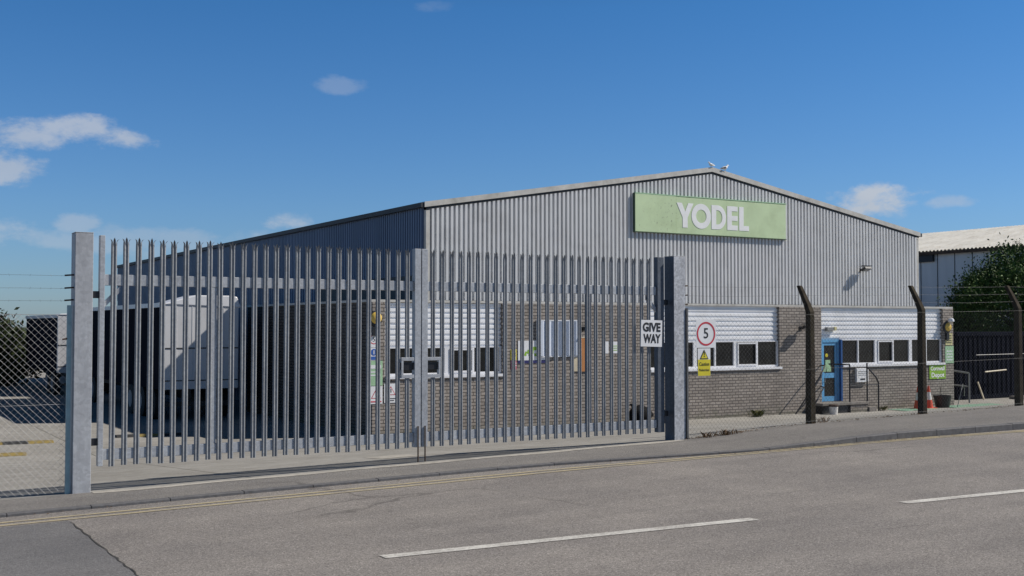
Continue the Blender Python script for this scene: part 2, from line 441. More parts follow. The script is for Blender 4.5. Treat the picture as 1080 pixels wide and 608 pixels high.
b=MB(); vs=[]; yy=6.6; rj=random.Random(11)
while yy<13.3:
    cx=2.335+rj.uniform(-.012,.012); w_=rj.uniform(.003,.013); vs+=[(cx-w_,yy,s(cx)-.0235),(cx+w_,yy,s(cx)-.0235)]; yy+=.14
b.add(vs,[(2*i,2*i+1,2*i+3,2*i+2) for i in range(len(vs)//2-1)]); tag(b.build('road_joint',M['joint']),kind='structure')
sheet('yard_patch',lin(7.75,8.55,4),lambda x:16.95,lambda x:17.75,lambda x,y:zg(x,y)+.004,4,M['thresh'])
# ------------------------------------------------------------------ warehouse
FY=26.3
B=thing('warehouse','long grey corrugated warehouse with brick ground floor and shallow gable roof','building',(22.8,FY,-.67))
b=MB(); z0=-1.0
for x0,x1,zt in ((11.76,12.10,2.70),(12.10,15.54,.75),(15.54,20.5,2.70),(20.5,25.6,.75),(25.6,27.43,2.70),(27.43,28.33,-.34),(28.33,33.32,.75),(33.32,33.87,2.70)):
    b.box(x0,x1,FY,FY+.3,z0,zt)
b.box(33.57,33.87,FY+.3,45,z0,2.70)
b.build('brick_wall',M['brick'],B)
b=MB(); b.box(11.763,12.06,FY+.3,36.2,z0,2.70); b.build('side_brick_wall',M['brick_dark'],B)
b=MB()
b.box(11.74,33.89,FY+.025,FY+.24,2.702,2.765); b.box(11.70,11.98,FY+.24,36.2,2.702,2.765); b.box(33.65,33.93,FY+.24,45,2.702,2.765)
b.build('coping',M['trim'],B)
b=MB(); b.box(11.98,13.28,FY+.24,36.2,2.66,2.745); b.build('flat_roof',M['darktrim'],B)
b=MB(); b.box(32.16,33.65,FY+.24,45,2.66,2.745); b.build('flat_roof',M['darktrim'],B)
# dark interior lining behind the recesses
b=MB(); b.box(12.06,33.57,FY+.42,FY+.5,-.9,2.66); b.build('inner_lining',M['darktrim'],B)
XL,XR,XA=13.27,32.17,22.9
ZE,ZA=5.16,6.74
def roofz(x): return ZE+(ZA-ZE)*(x-XL)/(XA-XL) if x<XA else ZE+(ZA-ZE)*(XR-x)/(XR-XA)
def trap(u0,u1,pitch,d):   # (u, depth) profile; depth>0 stands out
    out=[];u=u0
    prof=[(0,0),(.36,0),(.43,1),(.92,1)]
    while u<u1-1e-6:
        for f,h in prof:
            q=u+f*pitch
            if q<u1: out.append((q,h*d))
        u+=pitch
    out.append((u1,0)); return out
b=MB(); pr=trap(XL+.1,XR-.1,.1405,.07); yf=FY+.10
vs=[];fs=[]
pts=[]
for i,(x,h) in enumerate(pr):
    if pts and pts[-1][0]<XA<x: pts.append((XA,h))
    pts.append((x,h))
for x,h in pts: vs+= [(x,yf-h,2.77),(x,yf-h,roofz(x)-.03)]
for i in range(len(pts)-1): fs.append((2*i,2*i+2,2*i+3,2*i+1))
b.add(vs,fs); b.build('gable_cladding',M['clad'],B)
b=MB(); b.box(XL,XL+.11,yf-.055,yf+.06,2.77,roofz(XL)-.06); b.build('corner_trim',M['trim'],B)
b=MB(); b.box(XR-.11,XR,yf-.055,yf+.06,2.77,roofz(XR)-.06); b.build('corner_trim',M['trim'],B)
# verge: pale strip above a dark shadow gap
b=MB()
for a,c in ((XL-.06,XA),(XA,XR+.06)):
    za,zc=roofz(a),roofz(c)
    b.add([(a,yf-.10,za+.015),(c,yf-.10,zc+.015),(c,yf-.10,zc+.155),(a,yf-.10,za+.155),(a,yf+.25,za+.015),(c,yf+.25,zc+.015),(c,yf+.25,zc+.155),(a,yf+.25,za+.155)],
          [(0,1,2,3),(5,4,7,6),(3,2,6,7),(0,4,5,1),(0,3,7,4),(1,5,6,2)])
b.build('verge_trim',M['trim'],B)
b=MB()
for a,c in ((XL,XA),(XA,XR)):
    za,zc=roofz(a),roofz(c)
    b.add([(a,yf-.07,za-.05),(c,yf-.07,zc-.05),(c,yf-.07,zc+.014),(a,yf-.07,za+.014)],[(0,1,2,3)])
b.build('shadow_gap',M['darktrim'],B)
b=MB(); YB=62.5
b.quad((XL-.1,yf+.25,ZE+.08),(XA,yf+.25,ZA+.10),(XA,YB,ZA+.10),(XL-.1,YB,ZE+.08)); b.quad((XA,yf+.25,ZA+.10),(XR+.1,yf+.25,ZE+.08),(XR+.1,YB,ZE+.08),(XA,YB,ZA+.10))
b.build('roof',M['roof'],B)
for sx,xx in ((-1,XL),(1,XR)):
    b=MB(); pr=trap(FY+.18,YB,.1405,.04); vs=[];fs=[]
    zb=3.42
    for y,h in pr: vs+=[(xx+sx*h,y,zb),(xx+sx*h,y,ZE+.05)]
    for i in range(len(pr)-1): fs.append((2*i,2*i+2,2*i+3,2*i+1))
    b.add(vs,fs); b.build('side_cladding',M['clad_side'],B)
b=MB(); b.box(XL-.03,XL+.1,FY+.2,34.0,2.74,3.42); b.build('dark_wall_band',M['darktrim'],B)  # plain dark band along the wall below the side cladding
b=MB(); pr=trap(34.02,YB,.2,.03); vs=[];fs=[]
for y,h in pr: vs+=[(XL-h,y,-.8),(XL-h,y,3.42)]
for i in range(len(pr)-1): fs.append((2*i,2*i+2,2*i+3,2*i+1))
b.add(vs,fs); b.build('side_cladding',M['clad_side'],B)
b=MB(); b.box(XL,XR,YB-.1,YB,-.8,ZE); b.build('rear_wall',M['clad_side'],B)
b=MB(); b.box(XR-.1,XR,FY+.3,YB,2.7,3.42); b.box(XR-.1,XR,45,YB,-.8,2.7); b.build('dark_wall_band',M['darktrim'],B)
b=MB()
b.box(XL-.16,XL-.02,yf-.08,YB,ZE+.0,ZE+.12); b.build('gutter',M['darktrim'],B)
b=MB(); b.box(XR+.02,XR+.16,yf-.08,YB,ZE+.0,ZE+.12); b.build('gutter',M['darktrim'],B)

# white horizontally ribbed panels
def white_panel(x0,x1,z0,z1):
    b=MB(); pr=trap(z0,z1,.142,.034); vs=[];fs=[]
    xsn=[x0,x1]
    for z,h in pr:
        vs+=[(x0,FY+.118-h,z),(x1,FY+.118-h,z)]
    for i in range(len(pr)-1): fs.append((2*i,2*i+1,2*i+3,2*i+2))
    b.add(vs,fs); return b.build('white_panel',M['white'],B)
white_panel(12.10,15.54,1.56,2.70); white_panel(20.5,25.6,1.64,2.70); white_panel(27.43,33.32,1.66,2.70)
def window(x0,x1,zb,zt,mull,thin):
    y0=FY+.06
    b=MB(); fw=.06
    b.box(x0,x1,y0,y0+.08,zb,zb+fw); b.box(x0,x1,y0,y0+.08,zt-.035,zt)
    for m_,wd in mull: b.box(m_-wd/2,m_+wd/2,y0,y0+.08,zb+fw,zt-.035)
    # opening sash frames
    for a,c in thin:
        b.box(a,c,y0-.02,y0-.002,zb+.05,zb+.10); b.box(a,c,y0-.02,y0-.002,zt-.10,zt-.05)
        b.box(a,a+.05,y0-.02,y0-.002,zb+.10,zt-.10); b.box(c-.05,c,y0-.02,y0-.002,zb+.10,zt-.10)
    f=b.build('window',M['upvc'],B,bevel=.004)
    p=MB(); p.quad((x0+.01,y0+.05,zb+.03),(x1-.01,y0+.05,zb+.03),(x1-.01,y0+.05,zt-.02),(x0+.01,y0+.05,zt-.02)); p.build('pane',M['glass'],f)
    p=MB(); p.box(x0+.004,x1+.07,FY-.05,FY+.06,.754,.825); p.build('sill',M['upvc'],f,bevel=.005)
window(12.10,15.54,.827,1.56,[(12.13,.06),(13.0,.05),(13.9,.15),(14.68,.06),(15.51,.06)],[(13.97,14.68)])
window(20.5,25.6,.827,1.64,[(20.53,.06),(21.35,.06),(22.24,.14),(23.02,.06),(23.83,.15),(24.72,.06),(25.57,.06)],[(23.9,24.7)])
window(28.36,33.32,.827,1.66,[(28.40,.07),(29.18,.05),(30.03,.15),(30.86,.06),(31.72,.15),(32.52,.06),(33.28,.06)],[(30.1,30.85)])
# door
dy=FY+.06
b=MB(); b.box(27.44,27.53,dy,dy+.1,-.34,1.655); b.box(28.20,28.29,dy,dy+.1,-.34,1.655); b.box(27.53,28.20,dy,dy+.1,1.56,1.655)
D=b.build('door',M['blue'],B,bevel=.006)
b=MB(); b.box(27.54,27.62,dy+.02,dy+.07,-.33,1.55); b.box(28.11,28.19,dy+.02,dy+.07,-.33,1.55); b.box(27.62,28.11,dy+.02,dy+.07,-.33,-.17); b.box(27.62,28.11,dy+.02,dy+.07,1.47,1.55); b.box(27.62,28.11,dy+.02,dy+.07,.42,.58)
b.build('door_leaf',M['blue'],D)
b=MB(); b.quad((27.62,dy+.05,-.17),(28.11,dy+.05,-.17),(28.11,dy+.05,1.47),(27.62,dy+.05,1.47)); b.build('pane',M['glass'],D)
b=MB(); b.box(28.292,28.358,FY-.02,FY+.22,-.34,1.655); b.build('door_side_panel',M['bluedk'],B)
b=MB(); b.box(27.70,27.92,dy+.036,dy+.045,.70,1.0); b.box(27.56,27.70,dy+.012,dy+.018,.62,.80); b.box(27.75,27.95,dy+.03,dy+.036,.62,.78); b.build('notice',M['palegreen'],D)
b=MB(); b.lathe([(.06,0),(.06,-.006)],(27.76,dy+.045,1.15),14,'y'); b.build('sticker',M['yellow'],D)
b=MB(); b.path([(27.60,dy+.02,.3),(27.60,dy-.04,.3),(27.60,dy-.04,.75),(27.60,dy+.02,.75)],.012,8); b.build('handle',M['galv'],D)

# ------------------------------------------------------------------ sign boards
def board(root,x0,x1,z0,z1,y,m,t=.02,name='board',bev=0):
    b=MB(); b.box(x0,x1,y-t,y,z0,z1); return b.build(name,m,root,bevel=bev)

S=thing('signboard','long pale green signboard with white letters on the grey gable','sign',(22.9,26.2,4.83))
sx0,sx1,sz0,sz1=19.95,25.86,4.83,5.92
board(S,sx0,21.45,sz0,sz1,26.34,M['signgreen'],.09); b=MB(); b.box(21.456,sx1,26.253,26.34,sz0,sz1-.01); b.build('board',M['signgreen'],S)
b=MB(); b.box(sx0-.022,sx0-.002,26.246,26.34,sz0-.03,sz1+.02); b.box(sx0-.002,sx1+.03,26.246,26.34,sz0-.022,sz0-.002); b.build('edge_frame',M['signedge'],S)
b=MB(); b.box(sx0,sx1+.03,26.246,26.34,sz1+.002,sz1+.03); b.build('top_rail',M['palegreen'],S)
# letters Y O D E L drawn as heavy geometric strokes
lz0,lz1=5.01,5.74; yl=26.249
def stroke(poly): 
    b=MB(); b.extrude_xz(poly,yl-.003,yl-.0); return b
h=lz1-lz0; st=.185
def arc(cx,cz,rx,rz,a0,a1,n): return [(cx+rx*math.cos(R_(a0+(a1-a0)*i/n)),cz+rz*math.sin(R_(a0+(a1-a0)*i/n))) for i in range(n+1)]
lx=21.47
# Y
b=MB(); b.extrude_xz([(lx,lz1),(lx+.20,lz1),(lx+.32,lz0+.47),(lx+.44,lz1),(lx+.64,lz1),(lx+.415,lz0+.30),(lx+.415,lz0),(lx+.225,lz0),(lx+.225,lz0+.30)],yl-.003,yl)
b.build('letter_y',M['letter'],S)
# O
def ring(cx,cz,rx,rz,t,n=36):
    b=MB(); o=arc(cx,cz,rx,rz,0,360,n)[:-1]; i_=arc(cx,cz,rx-t,rz-t,0,360,n)[:-1]
    vs=[(x,yl-.003,z) for x,z in o]+[(x,yl-.003,z) for x,z in i_]+[(x,yl,z) for x,z in o]+[(x,yl,z) for x,z in i_]
    fs=[]
    for k in range(n):
        j=(k+1)%n
        fs+=[(k,j,n+j,n+k),(k,2*n+k,2*n+j,j),(n+k,n+j,3*n+j,3*n+k)]
    b.add(vs,fs); return b
ring(lx+.94,(lz0+lz1)/2,.375,h/2+.01,.175).build('letter_o',M['letter'],S)
# D
dx=lx+1.34
outer=[(dx,lz0),(dx+.24,lz0)]+arc(dx+.24,(lz0+lz1)/2,.335,h/2,-90,90,18)+[(dx,lz1)]
inner=[(dx+st,lz0+.15),(dx+.24,lz0+.15)]+arc(dx+.24,(lz0+lz1)/2,.185,h/2-.15,-90,90,18)+[(dx+st,lz1-.15)]
n=len(outer); b=MB(); b.add([(x,yl-.003,z) for x,z in outer]+[(x,yl-.003,z) for x,z in inner],[(k,(k+1)%n,n+(k+1)%n,n+k) for k in range(n)])
b.add([(x,yl-.003,z) for x,z in outer]+[(x,yl,z) for x,z in outer],[(k,n+k,n+(k+1)%n,(k+1)%n) for k in range(n)])
b.build('letter_d',M['letter'],S)
ex=lx+1.96
b=MB(); b.extrude_xz([(ex,lz0),(ex+.42,lz0),(ex+.42,lz0+.15),(ex+st,lz0+.15),(ex+st,lz0+.29),(ex+.42,lz0+.29),(ex+.42,lz0+.44),(ex+st,lz0+.44),(ex+st,lz1-.15),(ex+.42,lz1-.15),(ex+.42,lz1),(ex,lz1)],yl-.003,yl); b.build('letter_e',M['letter'],S)
ex=lx+2.44
b=MB(); b.extrude_xz([(ex,lz0),(ex+.40,lz0),(ex+.40,lz0+.15),(ex+st,lz0+.15),(ex+st,lz1),(ex,lz1)],yl-.003,yl); b.build('letter_l',M['letter'],S)

# GIVE WAY on the gate
gx,gz=11.875,1.975
S=thing('give_way_sign','square white sign reading GIVE WAY wired to the right gate leaf','sign',(gx,15.19,gz-.23))
b=MB(); b.obox((gx,15.195,gz),.222,.006,.222,Matrix.Rotation(R_(1.5),3,'Y')); b.build('board',M['signwhite'],S)
text_part('lettering','GIVE',M['ink'],S,gx,gz+.095,15.186,.20,.375,.008,tilt=-1.5)
text_part('lettering','WAY',M['ink'],S,gx+.005,gz-.095,15.186,.20,.365,.008,tilt=-1.5)

def ringplate(root,cx,cz,r,t,y,m,name,n=40):
    b=MB(); vs=[];fs=[]
    for k in range(n):
        a=2*math.pi*k/n
        vs+=[(cx+r*math.cos(a),y,cz+r*math.sin(a)),(cx+(r-t)*math.cos(a),y,cz+(r-t)*math.sin(a))]
    for k in range(n):
        j=(k+1)%n; fs.append((2*k,2*j,2*j+1,2*k+1))
    b.add(vs,fs); return b.build(name,m,root)
def tri(root,cx,cz,w,y,m_out,m_in,t):
    hh=w*.866
    b=MB(); b.add([(cx-w/2,y,cz-hh/2),(cx+w/2,y,cz-hh/2),(cx,y,cz+hh/2)],[(0,1,2)]); b.build('triangle',m_out,root)
    k=1-t; b=MB(); zz=cz-hh*.0-hh/6*(1-k)*.0
    c0=cz-hh/6
    b.add([(cx-w/2*k,y-.002,c0+(cz-hh/2-c0)*k),(cx+w/2*k,y-.002,c0+(cz-hh/2-c0)*k),(cx,y-.002,c0+(cz+hh/2-c0)*k)],[(0,1,2)]); b.build('triangle_field',m_in,root)
# speed limit 5 on fence
S=thing('speed_limit_sign','square white 5 speed limit sign with red ring on the wire fence','sign',(12.965,15.07,1.72))
board(S,12.745,13.185,1.725,2.205,15.085,M['signwhite'],.006)
ringplate(S,12.965,1.965,.205,.03,15.076,M['red'],'ring')
text_part('numeral','5',M['ink'],S,12.965,1.965,15.076,.25,None,.002)
S=thing('caution_sign','yellow and white caution notice with warning triangle below the speed sign','sign',(12.92,15.07,1.24))
board(S,12.78,13.06,1.245,1.715,15.085,M['signwhite'],.006)
board(S,12.783,13.057,1.247,1.525,15.0785,M['yellow'],.0015,'yellow_field')
tri(S,12.92,1.615,.19,15.074,M['ink'],M['yellow'],.24)
b=MB(); b.add([(12.913,15.070,1.60),(12.927,15.070,1.60),(12.932,15.070,1.66),(12.908,15.070,1.66)],[(0,1,2,3)]); b.box(12.911,12.929,15.069,15.071,1.572,1.588); b.build('exclamation_mark',M['ink'],S)
text_part('lettering','Caution',M['ink'],S,12.92,1.445,15.074,.085,.22,.001)
text_part('lettering','Pedestrians',M['ink'],S,12.92,1.345,15.074,.06,.22,.001)
# left pilaster signs
yw=FY-.004
S=thing('speed_notice','small white 5 limit notice at the top of the left brick pillar','sign',(11.77,yw,1.56))
board(S,11.665,11.92,1.56,1.94,yw,M['signwhite'],.012); ringplate(S,11.79,1.76,.12,.022,yw-.014,M['red'],'ring'); text_part('numeral','5',M['ink'],S,11.79,1.76,yw-.014,.17)
S=thing('mandatory_notice','small white notice with a blue disc, under the five limit notice','sign',(11.77,yw,1.23))
board(S,11.665,11.92,1.235,1.55,yw,M['signwhite'],.012)
b=MB(); b.lathe([(.085,0),(.085,-.003)],(11.79,yw-.013,1.44),20,'y'); b.build('disc',M['mandblue'],S)
b=MB(); b.box(11.778,11.802,yw-.019,yw-.017,1.39,1.49); b.build('symbol',M['signwhite'],S)
board(S,11.68,11.905,1.25,1.335,yw-.0125,M['mandblue'],.002,'caption_panel')
S=thing('green_notice','tall light green notice between blue disc and hazard notices on left pillar','sign',(11.85,yw,.6))
board(S,11.665,12.03,.605,1.225,yw,M['palegreen'],.012)
b=MB(); b.box(11.70,11.99,yw-.016,yw-.013,1.03,1.12); b.box(11.70,11.95,yw-.016,yw-.013,.93,.96); b.box(11.70,11.97,yw-.016,yw-.013,.85,.88); b.build('text_lines',M['signwhite'],S)
S=thing('hazard_notice','white hazard notice with red triangle at the corner of the left pillar','sign',(11.85,yw,.15))
board(S,11.665,12.03,.15,.59,yw,M['signwhite'],.012); tri(S,11.85,.40,.27,yw-.014,M['red'],M['signwhite'],.22)
b=MB(); b.box(11.835,11.862,yw-.018,yw-.017,.36,.45); b.build('symbol',M['ink'],S)
b=MB(); b.box(11.69,12.0,yw-.016,yw-.014,.19,.22); b.build('text_lines',M['red'],S)
S=thing('hazard_notice','white hazard notice with red triangle directly below the left window sill','sign',(12.26,yw,.16))
board(S,12.08,12.43,.165,.645,yw,M['signwhite'],.012); tri(S,12.26,.47,.26,yw-.014,M['red'],M['signwhite'],.22)
b=MB(); b.box(12.25,12.275,yw-.018,yw-.017,.42,.51); b.build('symbol',M['ink'],S)
b=MB(); b.box(12.12,12.39,yw-.016,yw-.014,.26,.28); b.box(12.12,12.35,yw-.016,yw-.014,.21,.23); b.build('text_lines',M['ink'],S)
# wall notices in the middle brick bay
S=thing('yellow_notice','small yellow notice on brick at the left end of the middle bay','sign',(15.88,yw,1.17))
board(S,15.79,15.97,1.18,1.47,yw,M['yellow'],.008); b=MB(); b.box(15.81,15.95,yw-.012,yw-.009,1.28,1.31); b.box(15.81,15.95,yw-.012,yw-.009,1.36,1.38); b.build('text_lines',M['ink'],S)
S=thing('red_notice','small pink and red striped notice below the yellow one','sign',(15.88,yw,.93))
board(S,15.80,15.97,.93,1.16,yw,M['pink'],.008); b=MB(); b.box(15.81,15.96,yw-.012,yw-.009,1.02,1.05); b.box(15.81,15.96,yw-.012,yw-.009,1.09,1.11); b.build('text_lines',M['signwhite'],S)
S=thing('poster','white poster with green pattern and navy lower edge beside the ribbed shutter','poster',(16.45,yw,1.1))
board(S,16.02,17.0,1.17,1.70,yw,M['signwhite'],.008); board(S,16.02,17.0,1.09,1.168,yw,M['navy'],.008,'lower_edge')
b=MB()
for i in range(9):
    a=16.07+random.random()*.6; c=1.24+random.random()*.3; b.box(a,a+.1+.1*random.random(),yw-.0105-i*.0002,yw-.009,c,c+.05+.06*random.random())
b.build('green_pattern',M['lime'],S)
S=thing('window_shutter','white ribbed steel shutter fixed over an opening in the middle brick bay','shutter',(17.3,yw,1.26))
b=MB(); pr=[];u=16.63
vs=[];fs=[];k=0
while u<18.0:
    for du,hh in ((0,0),(.06,.05),(.15,.05),(.21,0)):
        vs+=[(u+du,yw-.02-hh,1.28),(u+du,yw-.02-hh,2.23)]
    u+=.235
for i in range(len(vs)//2-1): fs.append((2*i,2*i+2,2*i+3,2*i+1))
b.add(vs,fs); b.build('ribbed_sheet',M['shutter'],S)
b=MB(); b.box(16.60,18.06,yw-.04,yw,2.232,2.265); b.box(16.60,18.06,yw-.04,yw,1.245,1.278); b.box(18.03,18.06,yw-.04,yw,1.278,2.232); b.box(16.60,16.628,yw-.04,yw,1.278,2.232); b.build('frame',M['upvc'],S)
S=thing('wall_board','orange brown timber panel hung on brick right of the ribbed shutter','panel',(18.15,yw,.83))
board(S,18.075,18.30,.83,1.76,yw,M['orange'],.03,bev=.003); board(S,17.82,18.07,.84,1.24,yw,M['cream'],.025,'cream_strip')
b=MB(); b.box(18.075,18.30,yw-.034,yw,1.763,1.79); b.build('top_rail',M['cream'],S)
S=thing('wall_camera','small black camera above the orange timber panel','camera',(18.15,yw,2.0))
b=MB(); b.box(18.09,18.16,yw-.06,yw,1.96,2.08); b.build('bracket',M['black'],S); b=MB(); b.path([(18.12,yw-.06,2.03),(18.24,yw-.2,1.99)],.045,10); b.build('body',M['black'],S)
S=thing('paper_notice','narrow blank white paper on the brick, left one of the pair','paper',(18.95,yw,1.32)); board(S,18.90,19.02,1.32,1.66,yw,M['signwhite'],.004)
S=thing('paper_notice','white paper with green lines on the brick, right one of the pair','paper',(19.25,yw,1.32)); board(S,19.14,19.36,1.32,1.655,yw,M['signwhite'],.004)
b=MB()
for zz in (1.40,1.46,1.52): b.box(19.17,19.32,yw-.007,yw-.005,zz,zz+.02)
b.build('text_lines',M['lime'],S)
# right-hand notices
S=thing('depot_sign','lime green square sign with white lettering reading Cornwall Depot','sign',(33.05,yw,.34))
board(S,32.58,33.42,.27,.748,yw,M['lime'],.015)
text_part('lettering','Cornwall',M['letter'],S,33.0,.625,yw-.018,.19,.72,.006); text_part('lettering','Depot',M['letter'],S,33.0,.40,yw-.018,.22,.66,.006)
S=thing('yellow_notice','pale yellow notice with black lines on the right end pillar','sign',(33.6,yw,1.43))
board(S,33.44,33.80,1.43,1.84,yw,M['yell2'],.01); b=MB()
for zz in (1.5,1.57,1.66,1.74): b.box(33.49,33.75,yw-.014,yw-.011,zz,zz+.03)
b.build('text_lines',M['ink'],S)
S=thing('green_notice','pale green notice under the pale yellow one on right end pillar','sign',(33.6,yw,.80))
board(S,33.42,33.86,.80,1.40,yw,M['palegreen'],.01); b=MB()
for zz in (.9,1.0,1.1,1.2): b.box(33.48,33.80,yw-.014,yw-.011,zz,zz+.035)
b.build('text_lines',M['signwhite'],S)
S=thing('letter_box','white wall letter box with black slot beside the entrance steps','letter box',(29.2,yw,.25))
board(S,28.93,29.48,.255,.71,yw,M['signwhite'],.09,'box',.008); b=MB(); b.box(29.1,29.32,yw-.096,yw-.091,.33,.38); b.build('slot',M['ink'],S)
b=MB(); 
for zz in (.48,.54,.60): b.box(29.0,29.4,yw-.095,yw-.091,zz,zz+.015)
b.build('text_lines',M['rail'],S)

# alarm bells on both end pillars
def alarm(x,z,label,white):
    S=thing('alarm_bell',label,'alarm',(x,yw,z))
    b=MB(); b.lathe([(.20,0),(.20,-.03),(.17,-.035)],(x-.03,yw,z-.02),24,'y'); b.build('shadow_plate',M['black'],S)  # black disc behind the dome, offset down-left to draw its cast shadow
    b=MB(); b.lathe([(.15,-.03),(.15,-.05),(.12,-.085),(.07,-.105),(.01,-.11)],(x,yw,z),20,'y'); b.build('dome',M['amber'],S,smooth=True)
    if white:
        b=MB(); b.lathe([(.02,.13),(.08,.11),(.11,.05),(.11,0),(.02,-.02)],(x+.06,yw-.11,z+.19),18); b.build('white_cap',M['upvc'],S,smooth=True)
    b=MB(); b.box(x-.11,x+.02,yw-.07,yw,z-.45,z-.22); b.build('bracket',M['black'],S)
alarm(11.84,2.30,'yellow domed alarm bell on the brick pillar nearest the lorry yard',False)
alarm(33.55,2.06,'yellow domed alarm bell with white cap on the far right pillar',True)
# floodlights
def flood(x,y,z,label):
    S=thing('floodlight',label,'floodlight',(x,y,z))
    b=MB(); b.box(x-.05,x+.05,y-.02,y,z-.07,z+.07); b.path([(x,y,z),(x,y-.12,z+.03),(x+.02,y-.2,z+.05)],.022,8); b.build('bracket',M['black'],S)
    Mx=Matrix.Rotation(R_(-24),3,'X')
    b=MB(); b.obox((x+.02,y-.25,z+.04),.15,.10,.04,Mx); b.build('lamp_body',M['black'],S,bevel=.008)
    b=MB(); b.obox((x+.02,y-.265,z-.004),.125,.08,.003,Mx); b.build('lens',M['rim'],S)
    b=MB(); b.obox((x+.04,y-.22,z+.14),.19,.06,.01,Matrix.Rotation(R_(-8),3,'X')); b.build('visor',M['black'],S)
flood(26.50,FY,2.02,'black floodlight on the brick pillar left of the blue door')
flood(29.3,26.36,3.93,'black floodlight high on the grey gable cladding')
S=thing('bulkhead_light','small grey and yellow lamp on white cladding above the blue door','lamp',(27.9,FY+.18,2.0))
b=MB(); b.box(27.68,27.98,FY-.02,FY+.08,1.94,2.06); b.build('body',M['rail'],S,bevel=.01); b=MB(); b.box(27.99,28.10,FY-.03,FY+.07,1.95,2.07); b.build('lens',M['yell2'],S,bevel=.01)

# entrance steps & rails
zb=-.68
S=thing('entrance_steps','concrete landing and steps below the blue door','steps',(28,25.9,zb))
b=MB(); b.box(26.85,28.95,25.72,FY-.002,-.42,-.335); b.build('landing',M['conc'],S,bevel=.01)
b=MB(); b.box(28.15,28.92,25.76,FY-.002,-.9,-.422); b.build('brick_side',M['brick'],S)
b=MB(); b.box(28.96,29.30,25.72,FY-.002,-.9,-.52); b.build('step',M['conc'],S,bevel=.01)
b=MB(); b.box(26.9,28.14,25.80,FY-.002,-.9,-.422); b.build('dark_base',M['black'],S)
S=thing('stair_rail','black tubular handrail right of the blue door beside the letter box','handrail',(28.8,25.78,zb))
yr=25.78
for px_,pz_ in ((28.13,.87),(28.93,.90),(29.46,.25)):
    b=MB(); b.path([(px_,yr,-.72),(px_,yr,pz_)],.025,8); b.build('post',M['blackm'],S)
b=MB(); b.path([(27.75,FY-.0,.87),(27.95,yr,.87),(28.13,yr,.87)],.024,8); b.build('top_rail',M['blackm'],S)
b=MB(); b.path([(28.93,yr,.78),(29.36,yr,.42),(29.46,yr,.25)],.026,8); b.build('top_rail',M['blackm'],S)
b=MB(); b.path([(28.13,yr,.19),(29.46,yr,.19)],.018,8); b.build('mid_rail',M['blackm'],S)
S=thing('stair_rail','black handrail sloping down on the left of the blue door','handrail',(26.9,25.78,zb))
b=MB(); b.path([(27.38,FY-.0,.84),(27.2,25.95,.84),(26.85,yr,.55),(25.75,yr,-.62)],.022,8); b.build('top_rail',M['blackm'],S)
b=MB(); b.path([(27.38,FY-.0,.16),(27.15,25.95,.16),(26.7,yr,-.2),(26.2,yr,-.7)],.022,8); b.build('mid_rail',M['blackm'],S)
S=thing('plastic_tub','white tub with orange lid standing under the landing edge','tub',(27.2,25.55,zb))
b=MB(); b.lathe([(.12,0),(.14,.26)],(27.15,25.55,-.69),16); b.build('tub_body',M['conew'],S); b=MB(); b.lathe([(.15,.262),(.15,.31),(.12,.33)],(27.15,25.55,-.69),16); b.build('lid',M['rust'],S)
# cones
def cone(x,y,label):
    S=thing('traffic_cone',label,'traffic cone',(x,y,zb))
    b=MB(); b.box(x-.2,x+.2,y-.2,y+.2,-.68,-.645); b.build('base',M['cone'],S,bevel=.01)
    b=MB(); b.lathe([(.15,-.645),(.105,-.38)],(x,y,0),18); b.build('cone_lower',M['cone'],S)
    b=MB(); b.lathe([(.105,-.38),(.062,-.12)],(x,y,0),18); b.build('reflective_band',M['conew'],S)
    b=MB(); b.lathe([(.062,-.12),(.028,.08),(.02,.085)],(x,y,0),18); b.build('tip',M['cone'],S)
cone(31.34,25.75,'orange traffic cone half hidden behind the middle concrete fence post')
cone(31.86,25.75,'orange traffic cone with white band next to the black tub')
S=thing('planter_tub','round black tub with a dead stem by the right end pillar','planter',(32.62,25.8,zb))
b=MB(); b.lathe([(.22,0),(.30,.42),(.27,.42),(.25,.36),(.01,.36)],(32.62,25.8,-.68),20); b.build('tub',M['black'],S)
b=MB(); b.path([(32.57,25.8,-.33),(32.53,25.8,-.1),(32.57,25.82,.02)],.012,6); b.build('stem',M['bark'],S)
b=MB(); b.path([(33.0,25.5,-.66),(33.15,25.45,-.1),(33.3,25.5,.12),(33.45,25.55,-.05),(33.5,25.6,-.3)],.012,6); tag(b.build('hose',M['rail'],None,at=(33,25.5,-.66)),'pale loop of hose against brick beside the black tub','hose')
S=thing('refuse_bag','lumpy black sack against the wall behind the right gate leaf','bag',(19.7,25.9,-.65))
b=MB(); vs=[];n=14;mrings=8
for i in range(mrings+1):
    ph=math.pi*i/mrings
    for k in range(n):
        a=2*math.pi*k/n; q=1+.14*math.sin(3*a+i)+.1*math.sin(5*a-i*2)
        vs.append((19.78+.40*math.sin(ph)*math.cos(a)*q,25.85+.25*math.sin(ph)*math.sin(a)*q,-.42+.27*math.cos(ph)*(1+.12*math.sin(2*a))))
b.add(vs,[(i*n+k,i*n+(k+1)%n,(i+1)*n+(k+1)%n,(i+1)*n+k) for i in range(mrings) for k in range(n)]); b.build('sack',M['blacksack'],S,smooth=True)
b=MB(); b.path([(19.55,25.8,-.22),(19.42,25.78,-.10),(19.36,25.78,-.12)],[.06,.03,.015],7); b.build('tied_end',M['blacksack'],S)
S=thing('wheelie_base','low dark tub standing near the right gate post by the wall','tub',(20.5,25.8,-.65))
b=MB(); b.lathe([(.18,0),(.22,.34),(.2,.34),(.19,.28),(.01,.28)],(20.62,25.8,-.66),14); b.build('tub',M['black'],S)
S.name='dark_tub'
